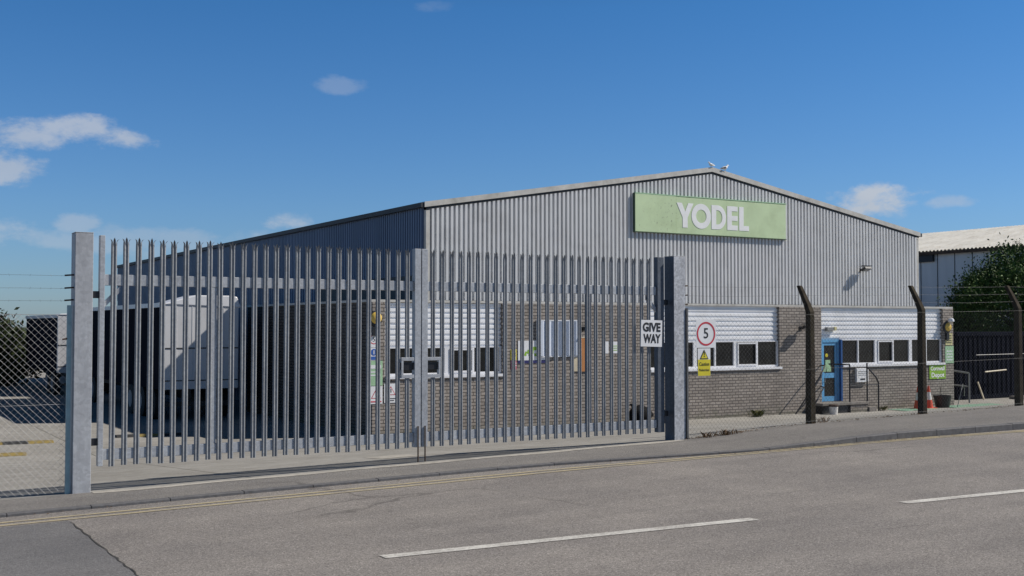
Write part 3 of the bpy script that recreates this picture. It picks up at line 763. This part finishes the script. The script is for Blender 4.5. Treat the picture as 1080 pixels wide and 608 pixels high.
# teal matting strips
def patch(name,label,pts,z):
    b=MB(); n=len(pts); b.add([(x,y,z) for x,y in pts],[tuple(range(n))]); tag(b.build(name,M['mat'],None,at=(pts[0][0],pts[0][1],z)),label,'matting')
def rag(x0,x1,ya,yb,n):
    lo=[(x0+(x1-x0)*i/n,ya+random.uniform(-.12,.12)) for i in range(n+1)]
    hi=[(x1+(x0-x1)*i/n,yb+random.uniform(-.08,.08)) for i in range(n+1)]
    return lo+hi
patch('matting_strip','worn teal green matting along the wall right of the steps',rag(30.1,31.9,25.15,26.1,12),-.655)
patch('matting_strip','teal green matting at the foot of the right end pillar',rag(32.7,35.6,25.0,26.2,14),-.655)
# handrail at right
S=thing('yard_handrail','grey tubular handrail beyond the right corner of the brick wall','handrail',(35.3,26.8,-.67))
b=MB(); b.path([(35.35,26.8,-.7),(35.35,26.8,.40)],.03,8); b.build('post',M['rail'],S)
b=MB(); b.path([(35.35,26.8,.40),(34.4,27.8,.62),(33.95,28.6,.72)],.03,8); b.path([(35.35,26.8,-.08),(34.4,27.8,.06),(33.95,28.6,.12)],.025,8); b.build('rail',M['rail'],S)

# gulls
def gull(x,z,label,face,wingm,k):
    y=26.3; S=thing('gull',label,'bird',(x,y,z))
    f=face
    def T(p): return (x+(p[0])*k*f,y+p[1]*k,z+p[2]*k)
    b=MB(); b.path([T(p) for p in ((-.26,0,.10),(-.18,0,.13),(-.06,0,.155),(.05,0,.175),(.11,0,.22),(.14,0,.275),(.175,0,.30),(.20,0,.297),(.245,0,.285),(.27,0,.272))],[q*k for q in (.012,.045,.085,.085,.055,.04,.042,.032,.012,.005)],10)
    b.build('body',M['gullw'],S,smooth=True)
    for sd in (-1,1):
        b=MB(); yy=sd*.075
        b.add([T(p) for p in ((.06,yy,.19),(-.05,yy+sd*.02,.22),(-.2,yy,.16),(-.33,sd*.03,.115),(-.17,yy,.115),(-.02,yy+sd*.02,.12))],[(0,1,5),(1,2,4,5),(2,3,4)]); b.build('wing',wingm,S)
        b=MB(); b.path([T((.02,sd*.03,-.02)),T((-.01,sd*.03,.10))],.007*k,5); b.build('leg',M['gully'],S)
gull(22.85,roofz(22.85)+.15,'white gull at the very peak of the warehouse roof',-1,M['gullw'],.5)
gull(23.40,roofz(23.40)+.15,'grey winged gull on the verge just right of the roof peak',1,M['gullg'],.62)

# ------------------------------------------------------------------ gate
GY=15.25
pale_b=MB()
def pale_mesh(z0,z1,top=True):
    b=MB(); prof=[(-.038,-.002),(-.021,-.016),(0,-.003),(.021,-.016),(.038,-.002)]
    t=.003; n=len(prof)
    lv=[z0,z1-.105] if top else [z0,z1]
    vs=[];fs=[]
    for z in lv:
        vs+=[(x,y,z) for x,y in prof]+[(x,y+t,z) for x,y in prof]
    for k in range(n-1):
        fs+=[(k,k+1,2*n+k+1,2*n+k),(n+k+1,n+k,3*n+k,3*n+k+1)]
    fs+=[(0,2*n,3*n,n),(n-1,2*n-1,4*n-1,3*n-1)]
    b.add(vs,fs)
    if top:
        zt=z1-.105
        # three splayed points
        for sx in (-1,1):
            P=[(.038*sx,-.002,zt),(.021*sx,-.016,zt),(.019*sx+.002*sx,-.026,zt+.04),(.036*sx,-.008,zt+.05),(.046*sx,-.024,zt+.072),(.033*sx,-.036,zt+.070),(.058*sx,-.042,zt+.084)]
            f=[(0,1,2,3),(3,2,5,4),(4,5,6)]
            b.add(P,f); b.add([(x,y+t,z) for x,y,z in P],[tuple(reversed(q)) for q in f])
        P=[(-.021,-.016,zt),(0,-.003,zt),(.021,-.016,zt),(-.013,-.026,zt+.075),(0,-.008,zt+.075),(.013,-.026,zt+.075),(0,-.028,z1)]
        f=[(0,1,4,3),(1,2,5,4),(3,4,6),(4,5,6)]
        b.add(P,f); b.add([(x,y+t,z) for x,y,z in P],[tuple(reversed(q)) for q in f])
    return b
ME_pale=pale_mesh(.305,3.245).mesh('pale',M['galv_pale'])
ME_hi=pale_mesh(1.60,3.245).mesh('pale',M['galv_pale'])
ME_lo=pale_mesh(.305,1.33,False).mesh('pale',M['galv_pale'])
def link(me,name,parent,x,y,z=0,rot=0):
    o=bpy.data.objects.new(name,me); col.objects.link(o); o.parent=parent
    o.location=Vector((x,y,z))-origin_of(parent); o.rotation_euler=(0,rot,0); return o
def leaf(name,label,x0,x1,hs,ls,mid,px0,n,pitch,lockx,lm,hm):
    G=thing(name,label,'gate',((x0+x1)/2,GY,.305))
    y0=GY+.002
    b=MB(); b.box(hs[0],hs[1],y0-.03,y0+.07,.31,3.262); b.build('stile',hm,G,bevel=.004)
    b=MB(); b.box(ls[0],ls[1],y0-.035,y0+.065,.31,3.245); b.build('stile',M['galv'],G,bevel=.004)
    a,c=hs[1] if hs[0]<ls[0] else ls[1], ls[0] if hs[0]<ls[0] else hs[0]
    for z0_,z1_ in ((2.62,2.762),(.385,.522)):
        b=MB(); b.box(a,c,y0,y0+.06,z0_,z1_); b.build('rail',M['galv'],G,bevel=.004)
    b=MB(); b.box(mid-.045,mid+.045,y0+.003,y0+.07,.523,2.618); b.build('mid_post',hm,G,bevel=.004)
    for i in range(n):
        x=px0+i*pitch
        if lockx[0]<x<lockx[1]:
            o=link(ME_hi,'pale',G,x,GY); o2=link(ME_lo,'pale',G,x,GY)
        else: link(ME_pale,'pale',G,x+random.uniform(-.006,.006),GY,random.uniform(-.008,.008),random.uniform(-.0022,.0022))
    b=MB(); lx0,lx1=lm
    b.box(lx0,lx1,y0-.03,y0+.03,1.585,1.635); b.box(lx0,lx1,y0-.03,y0+.03,1.33,1.38)
    e=lx0 if lx1>=ls[0]-.02 and lx0<ls[0] else lx1-.035
    b.box(e,e+.035,y0-.028,y0+.028,1.381,1.584)
    lb=b.build('lock_box',M['galv'],G,bevel=.003)
    b=MB(); c_=(lx0+lx1)/2
    b.box(c_-.13,c_+.17,y0+.0,y0+.02,1.45,1.56); b.build('slide_bolt',M['blackm'],lb)
    b=MB(); hz=hs[0] if hs[0]<ls[0] else hs[1]; sg=-1 if hs[0]<ls[0] else 1
    for zz in (2.50,.62):
        hb=MB(); hb.box(min(hz,hz+sg*.10),max(hz,hz+sg*.10),y0-.01,y0+.05,zz-.045,zz+.045); hb.build('hinge',M['blackm'],G,bevel=.006)
    # corner brace
    ib=hs[1] if sg<0 else hs[0]
    bb=MB(); bb.add([(ib,y0+.01,2.33),(ib,y0+.05,2.33),(ib,y0+.05,2.41),(ib,y0+.01,2.41),(ib-sg*.20,y0+.01,2.54),(ib-sg*.20,y0+.05,2.54),(ib-sg*.20,y0+.05,2.618),(ib-sg*.20,y0+.01,2.618)],[(0,1,5,4),(3,7,6,2),(0,4,7,3),(1,2,6,5)]); bb.build('corner_brace',M['galv'],G)
    dxx=(ls[0]+ls[1])/2
    db=MB(); db.path([(dxx,y0-.05,.62),(dxx,y0-.05,front(dxx)+.005)],.011,8); db.build('drop_bolt',M['rust'],G)
    return G
leaf('gate_leaf','left leaf of the tall galvanised palisade gate, hinged on the post by the lorry yard',3.0,7.58,(3.01,3.072),(7.485,7.585),4.49,3.185,28,.1552,(7.28,7.6),(7.27,7.484),M['galv'])
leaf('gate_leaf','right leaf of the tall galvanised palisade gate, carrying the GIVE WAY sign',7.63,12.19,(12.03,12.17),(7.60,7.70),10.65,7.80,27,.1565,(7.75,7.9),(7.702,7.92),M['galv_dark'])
def gpost(x0,x1,label,m,m2):
    z0_=-.2; y0,y1=15.13,15.385
    b=MB(); b.box(x0,x1,y0,y1,z0_,3.275); b.box(x0-.003,x1+.003,y0-.003,y1+.003,3.276,3.287)
    b.m=[0,0,0,0,0,1]*2  # left face takes the second material, which can carry painted shade
    tag(b.build('gate_post',[m,m2],None,bevel=.006,at=((x0+x1)/2,15.25,front(x0))),label,'gate post')
gpost(2.69,2.91,'square galvanised gate post beside the left chain-link fence',M['galv_post'],M['galv_post'])
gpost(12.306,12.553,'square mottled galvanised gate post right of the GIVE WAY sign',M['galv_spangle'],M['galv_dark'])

# ------------------------------------------------------------------ chain-link fences
def chain(b,x0,x1,zbf,ztf,y,d=.086,r=.0017):
    # two crossed families of wires, slightly apart where they hook round each other
    h=max(ztf(x0)-zbf(x0),ztf(x1)-zbf(x1))
    for sg in (1,-1):
        n=int((x1-x0+h)/d)+2
        for i in range(-1,n):
            xs_=(x0-h+i*d) if sg>0 else (x0+i*d)
            # line x = xs_ + sg*t , z = zb + t
            pts=[]
            zb_=zbf(max(x0,min(x1,xs_))); zt_=ztf(max(x0,min(x1,xs_)))
            t0,t1=0,zt_-zb_
            if sg>0: t0=max(t0,x0-xs_); t1=min(t1,x1-xs_)
            else: t0=max(t0,xs_-x1); t1=min(t1,xs_-x0)
            if t1-t0<.01: continue
            p0=(xs_+sg*t0,y+sg*.003,zb_+t0); p1=(xs_+sg*t1,y+sg*.003,zb_+t1)
            b.path([p0,p1],r,4,caps=False)
def barbed(p0,p1,parent,sag=.02):
    b=MB(); p0=Vector(p0);p1=Vector(p1); n=max(2,int((p1-p0).length/.5))
    pts=[p0.lerp(p1,i/n)-Vector((0,0,sag*4*(i/n)*(1-i/n)+random.uniform(0,.006))) for i in range(n+1)]
    b.path(pts,.0015,4,caps=False)
    L_=(p1-p0).length; m=int(L_/.12)
    for i in range(m):
        t=(i+.5)/m; q=pts[min(n,int(t*n))].lerp(pts[min(n,int(t*n)+1)],t*n-int(t*n))
        a=random.uniform(0,6.28)
        b.path([q+Vector((-.006,.012*math.cos(a),.016*math.sin(a))),q+Vector((.006,-.012*math.cos(a),-.016*math.sin(a)))],.0013,3,caps=False)
    return b.build('barbed_wire',M['barb'],parent)
Fl=thing('chain_link_fence','chain-link fence with barbed wire on the left of the gate','fence',(0.5,15.2,s(0)))
b=MB(); chain(b,-3.2,2.62,lambda x:front(x)+.02,lambda x:2.24,15.2,.086,.0015); b.build('mesh_panel',M['wire'],Fl)
b=MB(); b.path([(-3.2,15.2,2.24),(2.62,15.2,2.24)],.003,4); b.path([(-3.2,15.2,1.1),(2.62,15.2,1.12)],.003,4); b.build('line_wire',M['wire'],Fl)
b=MB(); b.box(2.615,2.665,15.17,15.22,-.1,2.36); b.build('end_post',M['teal'],Fl)
for i,zz in enumerate((2.735,2.575,2.42)):
    barbed((-3.2,15.2,zz-.0),(2.6,15.2,zz),Fl,.012)
    sb=MB(); sb.path([(2.695,15.2,zz+.01),(2.58,15.19,zz)],.012,6); sb.build('wire_stub',M['rust'],Fl)
sb=MB(); sb.path([(2.66,15.19,1.95),(2.56,15.17,1.93)],.012,6); sb.build('wire_stub',M['rust'],Fl)
def cpost(b,x,y):
    z0_=front(x)-.2; zk=front(x)+2.10
    hw=.065
    rows=[(y,z0_,hw*1.05),(y,zk-.05,hw*.9),(y+.06,zk+.08,hw*.82),(y+.26,zk+.44,hw*.62)]
    vs=[];
    for yy,zz,w in rows: vs+=[(x-w,yy-w,zz),(x+w,yy-w,zz),(x+w,yy+w,zz),(x-w,yy+w,zz)]
    fs=[(0,3,2,1),(12,13,14,15)]
    for i in range(3):
        for k in range(4):
            a=i*4+k; c=i*4+(k+1)%4; fs.append((a,c,c+4,a+4))
    b.add(vs,fs)
Fr=thing('chain_link_fence','chain-link fence on cranked dark concrete posts right of the gate','fence',(18,15.2,s(18)))
posts=(15.56,18.62,21.66,24.7)
for x in posts:
    b=MB(); cpost(b,x,15.2); b.build('concrete_post',M['conc_post'],Fr,bevel=.012)
b=MB(); chain(b,12.60,24.7,lambda x:front(x)+.02,lambda x:front(x)+2.0,15.12,.086,.0013); b.build('mesh_panel',M['barb'],Fr)
b=MB()
for hh in (.05,1.0,2.0): b.path([(12.60,15.12,front(12.6)+hh),(15.56,15.12,front(15.56)+hh),(24.7,15.12,front(24.7)+hh)],.002,4)
b.build('line_wire',M['barb'],Fr)
b=MB(); b.box(12.565,12.60,15.11,15.15,.1,2.4); b.build('end_post',M['barb'],Fr)
for k,(yy,hh) in enumerate(((15.25,2.2),(15.35,2.36),(15.45,2.52))):
    st=(12.57,15.22,2.46+.16*k)
    sb=MB(); sb.path([(12.54,15.22,2.46+.16*k),(12.68,15.22,2.47+.16*k)],.011,6); sb.build('wire_stub',M['rust'],Fr)
    pts=[st]+[(x,yy,front(x)+hh) for x in posts]
    for a,c in zip(pts,pts[1:]): barbed(a,c,Fr,.015)

# ------------------------------------------------------------------ lorries in the yard
def trailer(name,label,x0,x1,y0,length,ztop,zbot,cap,lamp=False):
    T=thing(name,label,'trailer',((x0+x1)/2,y0,-.67))
    y1=y0+length; zr=ztop-.06
    b=MB(); b.box(x0+.02,x1-.02,y0+.08,y1,zbot,zr); b.build('curtain_side',M['curtain'],T)
    b=MB(); b.box(x0,x1,y0,y0+.078,zbot,zr-.02); b.build('end_panel',M['trailer'],T,bevel=.02)
    b=MB()
    for k in range(1,5):
        xx=x0+(x1-x0)*k/5; b.box(xx-.012,xx+.012,y0-.008,y0-.001,zbot+.35,zr-.05)
    b.build('panel_ribs',M['trailer'],T)
    b=MB(); b.box(x0+.02,x1-.02,y0-.012,y0-.002,zbot+1.18*(ztop-zbot)/2.55,zbot+1.215*(ztop-zbot)/2.55); b.box(x0+.02,x1-.02,y0-.012,y0-.002,zbot+.24,zbot+.27); b.build('seam',M['darktrim'],T)
    b=MB(); b.box(x0-.02,x0+.019,y0+.08,y1+.02,zr-.10,zr+.03); b.box(x1-.019,x1+.02,y0+.08,y1+.02,zr-.10,zr+.03); b.build('roof_rail',M['upvc'],T)
    b=MB()
    if cap:
        b.extrude_xz([(x0-.01,zr-.02),(x1+.08,zr-.10),(x1-.06,ztop+.17),(x1-.30,ztop+.20),(x0+1.0,ztop+.20),(x0+.55,ztop+.08)],y0-.03,y0+1.3)
    else:
        b.extrude_xz([(x0-.01,zr-.015),(x1+.01,zr-.015),(x1-.1,zr+.10),(x0+.1,zr+.06)],y0-.02,y0+1.0)
    b.build('roof_fairing',M['upvc'],T,bevel=.03)
    b=MB(); b.quad((x0,y0+.08,zr+.01),(x1,y0+.08,zr+.01),(x1,y1,zr+.01),(x0,y1,zr+.01)); b.build('roof_sheet',M['upvc'],T)
    b=MB(); b.box(x0+.75,x0+.92,y0+.1,y1-.1,zbot-.28,zbot-.003); b.box(x1-.92,x1-.75,y0+.1,y1-.1,zbot-.28,zbot-.003)
    b.box(x0+.1,x1-.1,y0+.05,y0+.17,zbot-.5,zbot-.36); b.build('chassis',M['black'],T)
    for yy in ((y0+1.2,y0+2.5) if length<9 else (y0+1.2,y0+2.5,y0+3.8,y1-2.2)):
        for sx in (0,1):
            xa=x0+.02 if sx==0 else x1-.32
            w=MB(); w.lathe([(.40,0),(.48,.03),(.48,.27),(.40,.30)],(xa,yy,-.67+.48),20,'x'); W=w.build('wheel',M['rubber'],T)
            w=MB(); w.lathe([(.27,-.012 if sx==0 else .302),(.10,-.002 if sx==0 else .292),(.27,-.003 if sx==0 else .303)],(xa,yy,-.67+.48),16,'x'); w.build('rim',M['rim'],W)
    if lamp:
        w=MB(); w.lathe([(.13,0),(.15,-.03),(.15,-.06),(.10,-.065)],(x0+.22,y0-.01,-.03),18,'y'); w.build('round_lamp',M['rim'],T)
trailer('lorry_trailer','pale-ended dark sided lorry trailer parked beside the brick side wall',8.32,10.62,33.5,12,2.80,.25,True)
trailer('lorry_trailer','shorter pale-ended dark trailer parked behind, seen through the left chain-link fence',7.87,10.3,47.8,8.2,2.58,.24,False,True)
# speed bumps
def speedbump(x0,x1,y,label,dy=-.25):
    S=thing('speed_bump',label,'speed bump',((x0+x1)/2,y,-.67),'speed bumps in the yard')
    n=max(2,int((x1-x0)/.5)); L_=x1-x0
    for par in (0,1):
        b=MB()
        for i in range(n):
            if i%2!=par: continue
            xa=x0+L_*i/n; xb=x0+L_*(i+1)/n
            ya,yb=y+dy*(i/n)*L_/2,y+dy*((i+1)/n)*L_/2
            pr=[(-.18,0),(-.11,.05),(.11,.05),(.18,0)]
            vs=[(xa,ya+p,zg(xa,ya)+.004+h) for p,h in pr]+[(xb,yb+p,zg(xb,yb)+.004+h) for p,h in pr]
            b.add(vs,[(0,4,5,1),(1,5,6,2),(2,6,7,3),(0,1,2,3),(4,7,6,5)])
        b.build('yellow_segments' if par else 'black_segments',M['bumpy'] if par else M['bump'],S)
speedbump(6.25,7.85,29.5,'black and yellow speed bump behind the left gate leaf, nearest the trailer')
speedbump(1.4,4.7,29.4,'black and yellow speed bump seen through the left fence, further of two')
speedbump(0.5,3.75,26.9,'black and yellow speed bump seen through the left fence, nearer of two')

# ------------------------------------------------------------------ right background
S=thing('shed_building','long blue grey shed with cream corrugated roof behind the warehouse','building',(54,45,-.67))
b=MB(); b.box(54,54.2,22,75,-.8,6.2); b.build('wall',M['bg_wall'],S)
b=MB(); y=22.2
while y<75: b.box(53.975,53.998,y,y+.035,-.8,6.2); y+=1.15
b.build('wall_seams',M['darktrim'],S)
pr=trap(22,75,.25,.06); vs=[];fs=[]; b=MB()
for y,h in pr: vs+=[(53.7,y,6.32+h),(60,y,7.95+h),(66.3,y,6.32+h)]
for i in range(len(pr)-1): fs+=[(3*i,3*i+1,3*i+4,3*i+3),(3*i+1,3*i+2,3*i+5,3*i+4)]
b.add(vs,fs); b.build('roof',M['bg_roof'],S)
b=MB(); b.box(53.62,53.80,22,75,6.14,6.30); b.build('gutter',M['gutter'],S)
b=MB(); b.box(53.80,53.95,43.1,75,5.75,6.139); b.build('fascia',M['darktrim'],S)
b=MB(); b.box(66,66.2,22,75,-.8,6.2); b.box(54.2,66,22,22.2,-.8,6.2); b.box(54.2,66,74.8,75,-.8,6.2); b.build('end_wall',M['bg_wall'],S)
# container
S=thing('storage_container','dark navy ribbed storage container under the evergreen tree','container',(40.5,28,-.67))
b=MB(); pr=trap(36.3,46.3,.28,.036); vs=[];fs=[]
for x,h in pr: vs+=[(x,28.05-h,-.5),(x,28.05-h,1.72)]
for i in range(len(pr)-1): fs.append((2*i,2*i+2,2*i+3,2*i+1))
b.add(vs,fs); b.box(36.3,46.3,28.06,30.4,-.5,1.85); b.build('ribbed_side',M['container'],S)
b=MB(); b.box(36.25,46.35,27.98,30.45,1.722,1.86); b.box(36.25,46.35,27.98,30.45,-.66,-.5); b.build('frame_rail',M['container'],S)
b=MB(); b.path([(37.3,27.95,1.0),(40.5,27.95,1.02),(41.7,27.95,1.2)],.012,6); tag(b.build('cable',M['rail'],None,at=(37.3,27.95,1.0)),'thin grey cable along the dark container side','cable')
def plank(p0,p1,w,label):
    b=MB(); b.path([p0,p1],w,4); tag(b.build('timber_plank',M['cream'] if w<.05 else M['conc'],None,at=p0),label,'plank')
S=None
plank((37.6,27.8,.36),(38.8,27.75,.42),.028,'pale timber plank fixed level across the dark container')
plank((37.1,27.75,.0),(37.25,27.6,-.66),.03,'short pale plank leaning upright against the dark container')
b=MB(); b.box(38.6,39.9,27.0,27.5,-.67,-.56); tag(b.build('timber_pallet',M['conc'],None,at=(39.2,27.2,-.67)),'low timber baulk lying on the ground by the dark container','timber')

# ------------------------------------------------------------------ foliage
def leaves(b, c, rad, nclump, per, size, spread, seed, zmin, shell=.55, yb=None):
    rnd=random.Random(seed)
    for i in range(nclump):
        while True:
            p=Vector((rnd.uniform(-1,1),rnd.uniform(-1,1),rnd.uniform(-1,1)))
            if shell<p.length<1: break
        p=Vector((p.x*rad[0],p.y*rad[1],p.z*rad[2]))*(1+.16*math.sin(p.x*5+seed)*math.cos(p.y*4+p.z*3))+Vector(c)
        sp=spread*rnd.uniform(.6,1.5)
        for j in range(per):
            q=p+Vector((rnd.gauss(0,sp),rnd.gauss(0,sp),rnd.gauss(0,sp*.75)))
            if q.z<zmin: continue
            a=Vector((rnd.gauss(0,1),rnd.gauss(0,1),rnd.gauss(0,.6)+.3)).normalized()
            w=a.orthogonal().normalized(); w.rotate(Matrix.Rotation(rnd.uniform(0,6.28),3,a)); v=a.cross(w)
            L_=size*rnd.uniform(.6,1.5); W_=L_*.42
            b.add([q-w*L_,q-v*W_+a*.15*W_,q+w*L_,q+v*W_+a*.15*W_],[(0,1,2,3)])
def tree(name,label,cat,c,rad,ncl,per,size,spread,seed,m,base,h):
    T=thing(name,label,cat,base)
    b=MB(); rnd=random.Random(seed)
    b.path([base,(base[0]+.1,base[1],base[2]+h*.4),(base[0]-.1,base[1]+.1,base[2]+h*.8)],[.28,.2,.08],10)
    for i in range(9):
        a=i*2.4; z=base[2]+h*(.15+.07*i)
        b.path([(base[0],base[1],z),(base[0]+rad[0]*.45*math.cos(a),base[1]+rad[1]*.45*math.sin(a),z+.9),(base[0]+rad[0]*.8*math.cos(a),base[1]+rad[1]*.8*math.sin(a),z+1.5)],[.11,.06,.02],6)
    b.build('trunk',M['bark'],T)
    b=MB(); leaves(b,c,rad,ncl,per,size,spread,seed,base[2]); b.build('crown',m,T)
tree('evergreen_tree','large dark evergreen tree behind the container at the right edge','tree',(49.0,33.8,1.85),(4.9,3.6,3.7),1900,64,.068,.24,5,M['tree'],(49.0,33.8,-.67),5)
tree('evergreen_shrub','dark straggly shrub beyond the yard at the far left','shrub',(4.5,58.6,.75),(4.1,2.6,2.0),700,60,.12,.30,9,M['bush'],(4.5,58.6,-.67),2.6)
def weed(x,y,label,n,hh,m):
    rnd=random.Random(int(x*100)); b=MB(); z=zg(x,y)
    for i in range(n):
        a=rnd.uniform(0,6.28); l=hh*rnd.uniform(.5,1.1); o=Vector((x+rnd.gauss(0,.09),y+rnd.gauss(0,.03),z))
        d=Vector((math.cos(a)*.45,math.sin(a)*.45,1)).normalized()*l; sd=Vector((-math.sin(a),math.cos(a),0))*.005
        b.add([o-sd,o+sd,o+d*.6+sd*1.4,o+d+Vector((math.cos(a),math.sin(a),-.4))*l*.2],[(0,1,2,3)])
    tag(b.build('weed',m,None,at=(x,y,z)),label,'weed')
weed(24.4,26.05,'yellow green weed tuft growing at the wall foot left of the brick pillar',110,.26,M['weed'])
weed(12.98,15.05,'small dry brown weed at the fence foot near the gate post',30,.13,M['leafbrown'])
weed(13.4,15.05,'rusty brown dead weed at the fence foot below the caution sign',44,.12,M['leafbrown'])
weed(15.9,15.25,'brown dead weed just right of the nearest concrete fence post',26,.13,M['leafbrown'])
weed(29.7,25.8,'low green weeds beside the bottom of the entrance steps',50,.2,M['weed'])
b=MB(); rnd=random.Random(3)
for i in range(420):
    x=rnd.uniform(12.7,21.5); y=15.1+abs(rnd.gauss(0,.05))*rnd.choice((-1,1)); z=front(x)+.012
    if rnd.random()<.4: x=13.4+rnd.gauss(0,.5)
    z=front(x)+.012
    a=rnd.uniform(0,6.28); l=rnd.uniform(.012,.03)
    b.add([(x-l*math.cos(a),y-l*math.sin(a),z),(x+l*.4*math.sin(a),y-l*.4*math.cos(a),z+.008),(x+l*math.cos(a),y+l*math.sin(a),z),(x-l*.4*math.sin(a),y+l*.4*math.cos(a),z+.012)],[(0,1,2,3)])
rnd=random.Random(8)
for i in range(520):
    x=rnd.choice((rnd.uniform(-2,22),rnd.uniform(11,20))); y=K(x)-.03-abs(rnd.gauss(0,.05)); z=s(x)-.018
    a=rnd.uniform(0,6.28); l=rnd.uniform(.006,.018)
    b.add([(x-l*math.cos(a),y-l*math.sin(a),z),(x+l*.4*math.sin(a),y-l*.4*math.cos(a),z+.006),(x+l*math.cos(a),y+l*math.sin(a),z),(x-l*.4*math.sin(a),y+l*.4*math.cos(a),z+.008)],[(0,1,2,3)])
tag(b.build('leaf_litter',M['leafbrown']),'brown leaf litter scattered along the foot of the fence and the kerb','litter',kind='stuff')

# ------------------------------------------------------------------ camera, sun, sky
cam=bpy.data.cameras.new('camera'); co=bpy.data.objects.new('camera',cam); col.objects.link(co)
Rv=Vector((.8567,-.5158,0)); Up=Vector((-.0171,-.0284,.9994)); Fw=Vector((.5155,.8562,.0332))
mw=Matrix((Rv,Up,-Fw)).transposed().to_4x4(); mw.translation=Vector((0,0,2.1)); co.matrix_world=mw
cam.sensor_width=36; cam.lens=40.13; cam.clip_end=6000; cam.clip_start=.1
scene.camera=co
sun_dir=Vector((.70,-.30,.665)).normalized()
sl=bpy.data.lights.new('sun','SUN'); sl.energy=5.0; sl.angle=R_(.53); sl.color=(1,.95,.88)
so=bpy.data.objects.new('sun',sl); col.objects.link(so)
so.rotation_euler=sun_dir.to_track_quat('Z','Y').to_euler()
so.location=(40,-20,40)
w=bpy.data.worlds.new('World'); scene.world=w; w.use_nodes=True
nt=w.node_tree; bg=nt.nodes['Background']
sky=N(nt,'ShaderNodeTexSky',sky_type='NISHITA'); sky.sun_disc=False
sky.sun_elevation=math.asin(sun_dir.z); sky.sun_rotation=math.atan2(sun_dir.x,sun_dir.y)
sky.air_density=1.0; sky.dust_density=.3; sky.ozone_density=2.0; sky.altitude=50
tc=N(nt,'ShaderNodeTexCoord').outputs['Generated']
def vdot(v,c):
    n=N(nt,'ShaderNodeVectorMath',operation='DOT_PRODUCT'); L(nt,v,n.inputs[0]); n.inputs[1].default_value=c; return n.outputs['Value']
sz_=N(nt,'ShaderNodeSeparateXYZ'); L(nt,tc,sz_.inputs[0])
grade=ramp(nt,sz_.outputs[2],[(0,(.50,.69,1.06)),(.10,(.46,.73,1.10)),(.27,(.30,.70,1.10)),(.42,(.16,.32,.47)),(.75,(.08,.14,.20))])
skyc=mixc(nt,1.0,sky.outputs[0],grade,'MULTIPLY')
mp=N(nt,'ShaderNodeMapping'); mp.inputs['Scale'].default_value=(1,1,1.9); L(nt,tc,mp.inputs['Vector'])
nz=noise(nt,mp.outputs['Vector'],22,9,.62)
nz2=noise(nt,mp.outputs['Vector'],9,4,.5)
total=None
for d,A,Bv,amt in (((.1476,.9765,.1569),.082,.016,.62),((.110,.986,.1242),.046,.017,.62),((.7487,.6546,.1049),.040,.015,.85),((.7833,.6134,.1006),.022,.006,.35),((.3721,.9050,.2061),.020,.009,.2),((.3388,.9365,.0903),.022,.009,.5),((.1747,.9811,.0829),.020,.010,.35),((.25,.965,.07),.14,.014,.28),((.05,.99,.075),.10,.018,.4),((.44,.86,.272),.02,.006,.1)):
    D_=Vector(d).normalized(); rc=Vector((D_.y,-D_.x,0)).normalized(); uc=rc.cross(D_)
    a=mth(nt,'DIVIDE',vdot(tc,rc),A); bq=mth(nt,'DIVIDE',vdot(tc,uc),Bv)
    r2=mth(nt,'ADD',mth(nt,'MULTIPLY',a,a),mth(nt,'MULTIPLY',bq,bq))
    k=mth(nt,'SUBTRACT',1.0,r2)
    k=mth(nt,'ADD',mth(nt,'MULTIPLY',k,.9),mth(nt,'MULTIPLY_ADD',nz,4.2,-2.05))
    k=mth(nt,'MULTIPLY',k,mth(nt,'GREATER_THAN',vdot(tc,D_),0.0))
    cl=N(nt,'ShaderNodeMapRange',interpolation_type='SMOOTHSTEP'); L(nt,k,cl.inputs[0]); cl.inputs[1].default_value=0; cl.inputs[2].default_value=1.1; cl.inputs[4].default_value=amt
    total=cl.outputs[0] if total is None else mth(nt,'MAXIMUM',total,cl.outputs[0])
cloudc=mixc(nt,nz2,(4.3,4.8,5.6),(7.6,7.7,7.9))
L(nt,mixc(nt,total,skyc,cloudc),bg.inputs['Color'])
bg.inputs['Strength'].default_value=.09
scene.view_settings.view_transform='Standard'; scene.view_settings.look='None'; scene.view_settings.exposure=0; scene.view_settings.gamma=1
scene.cycles.max_bounces=6
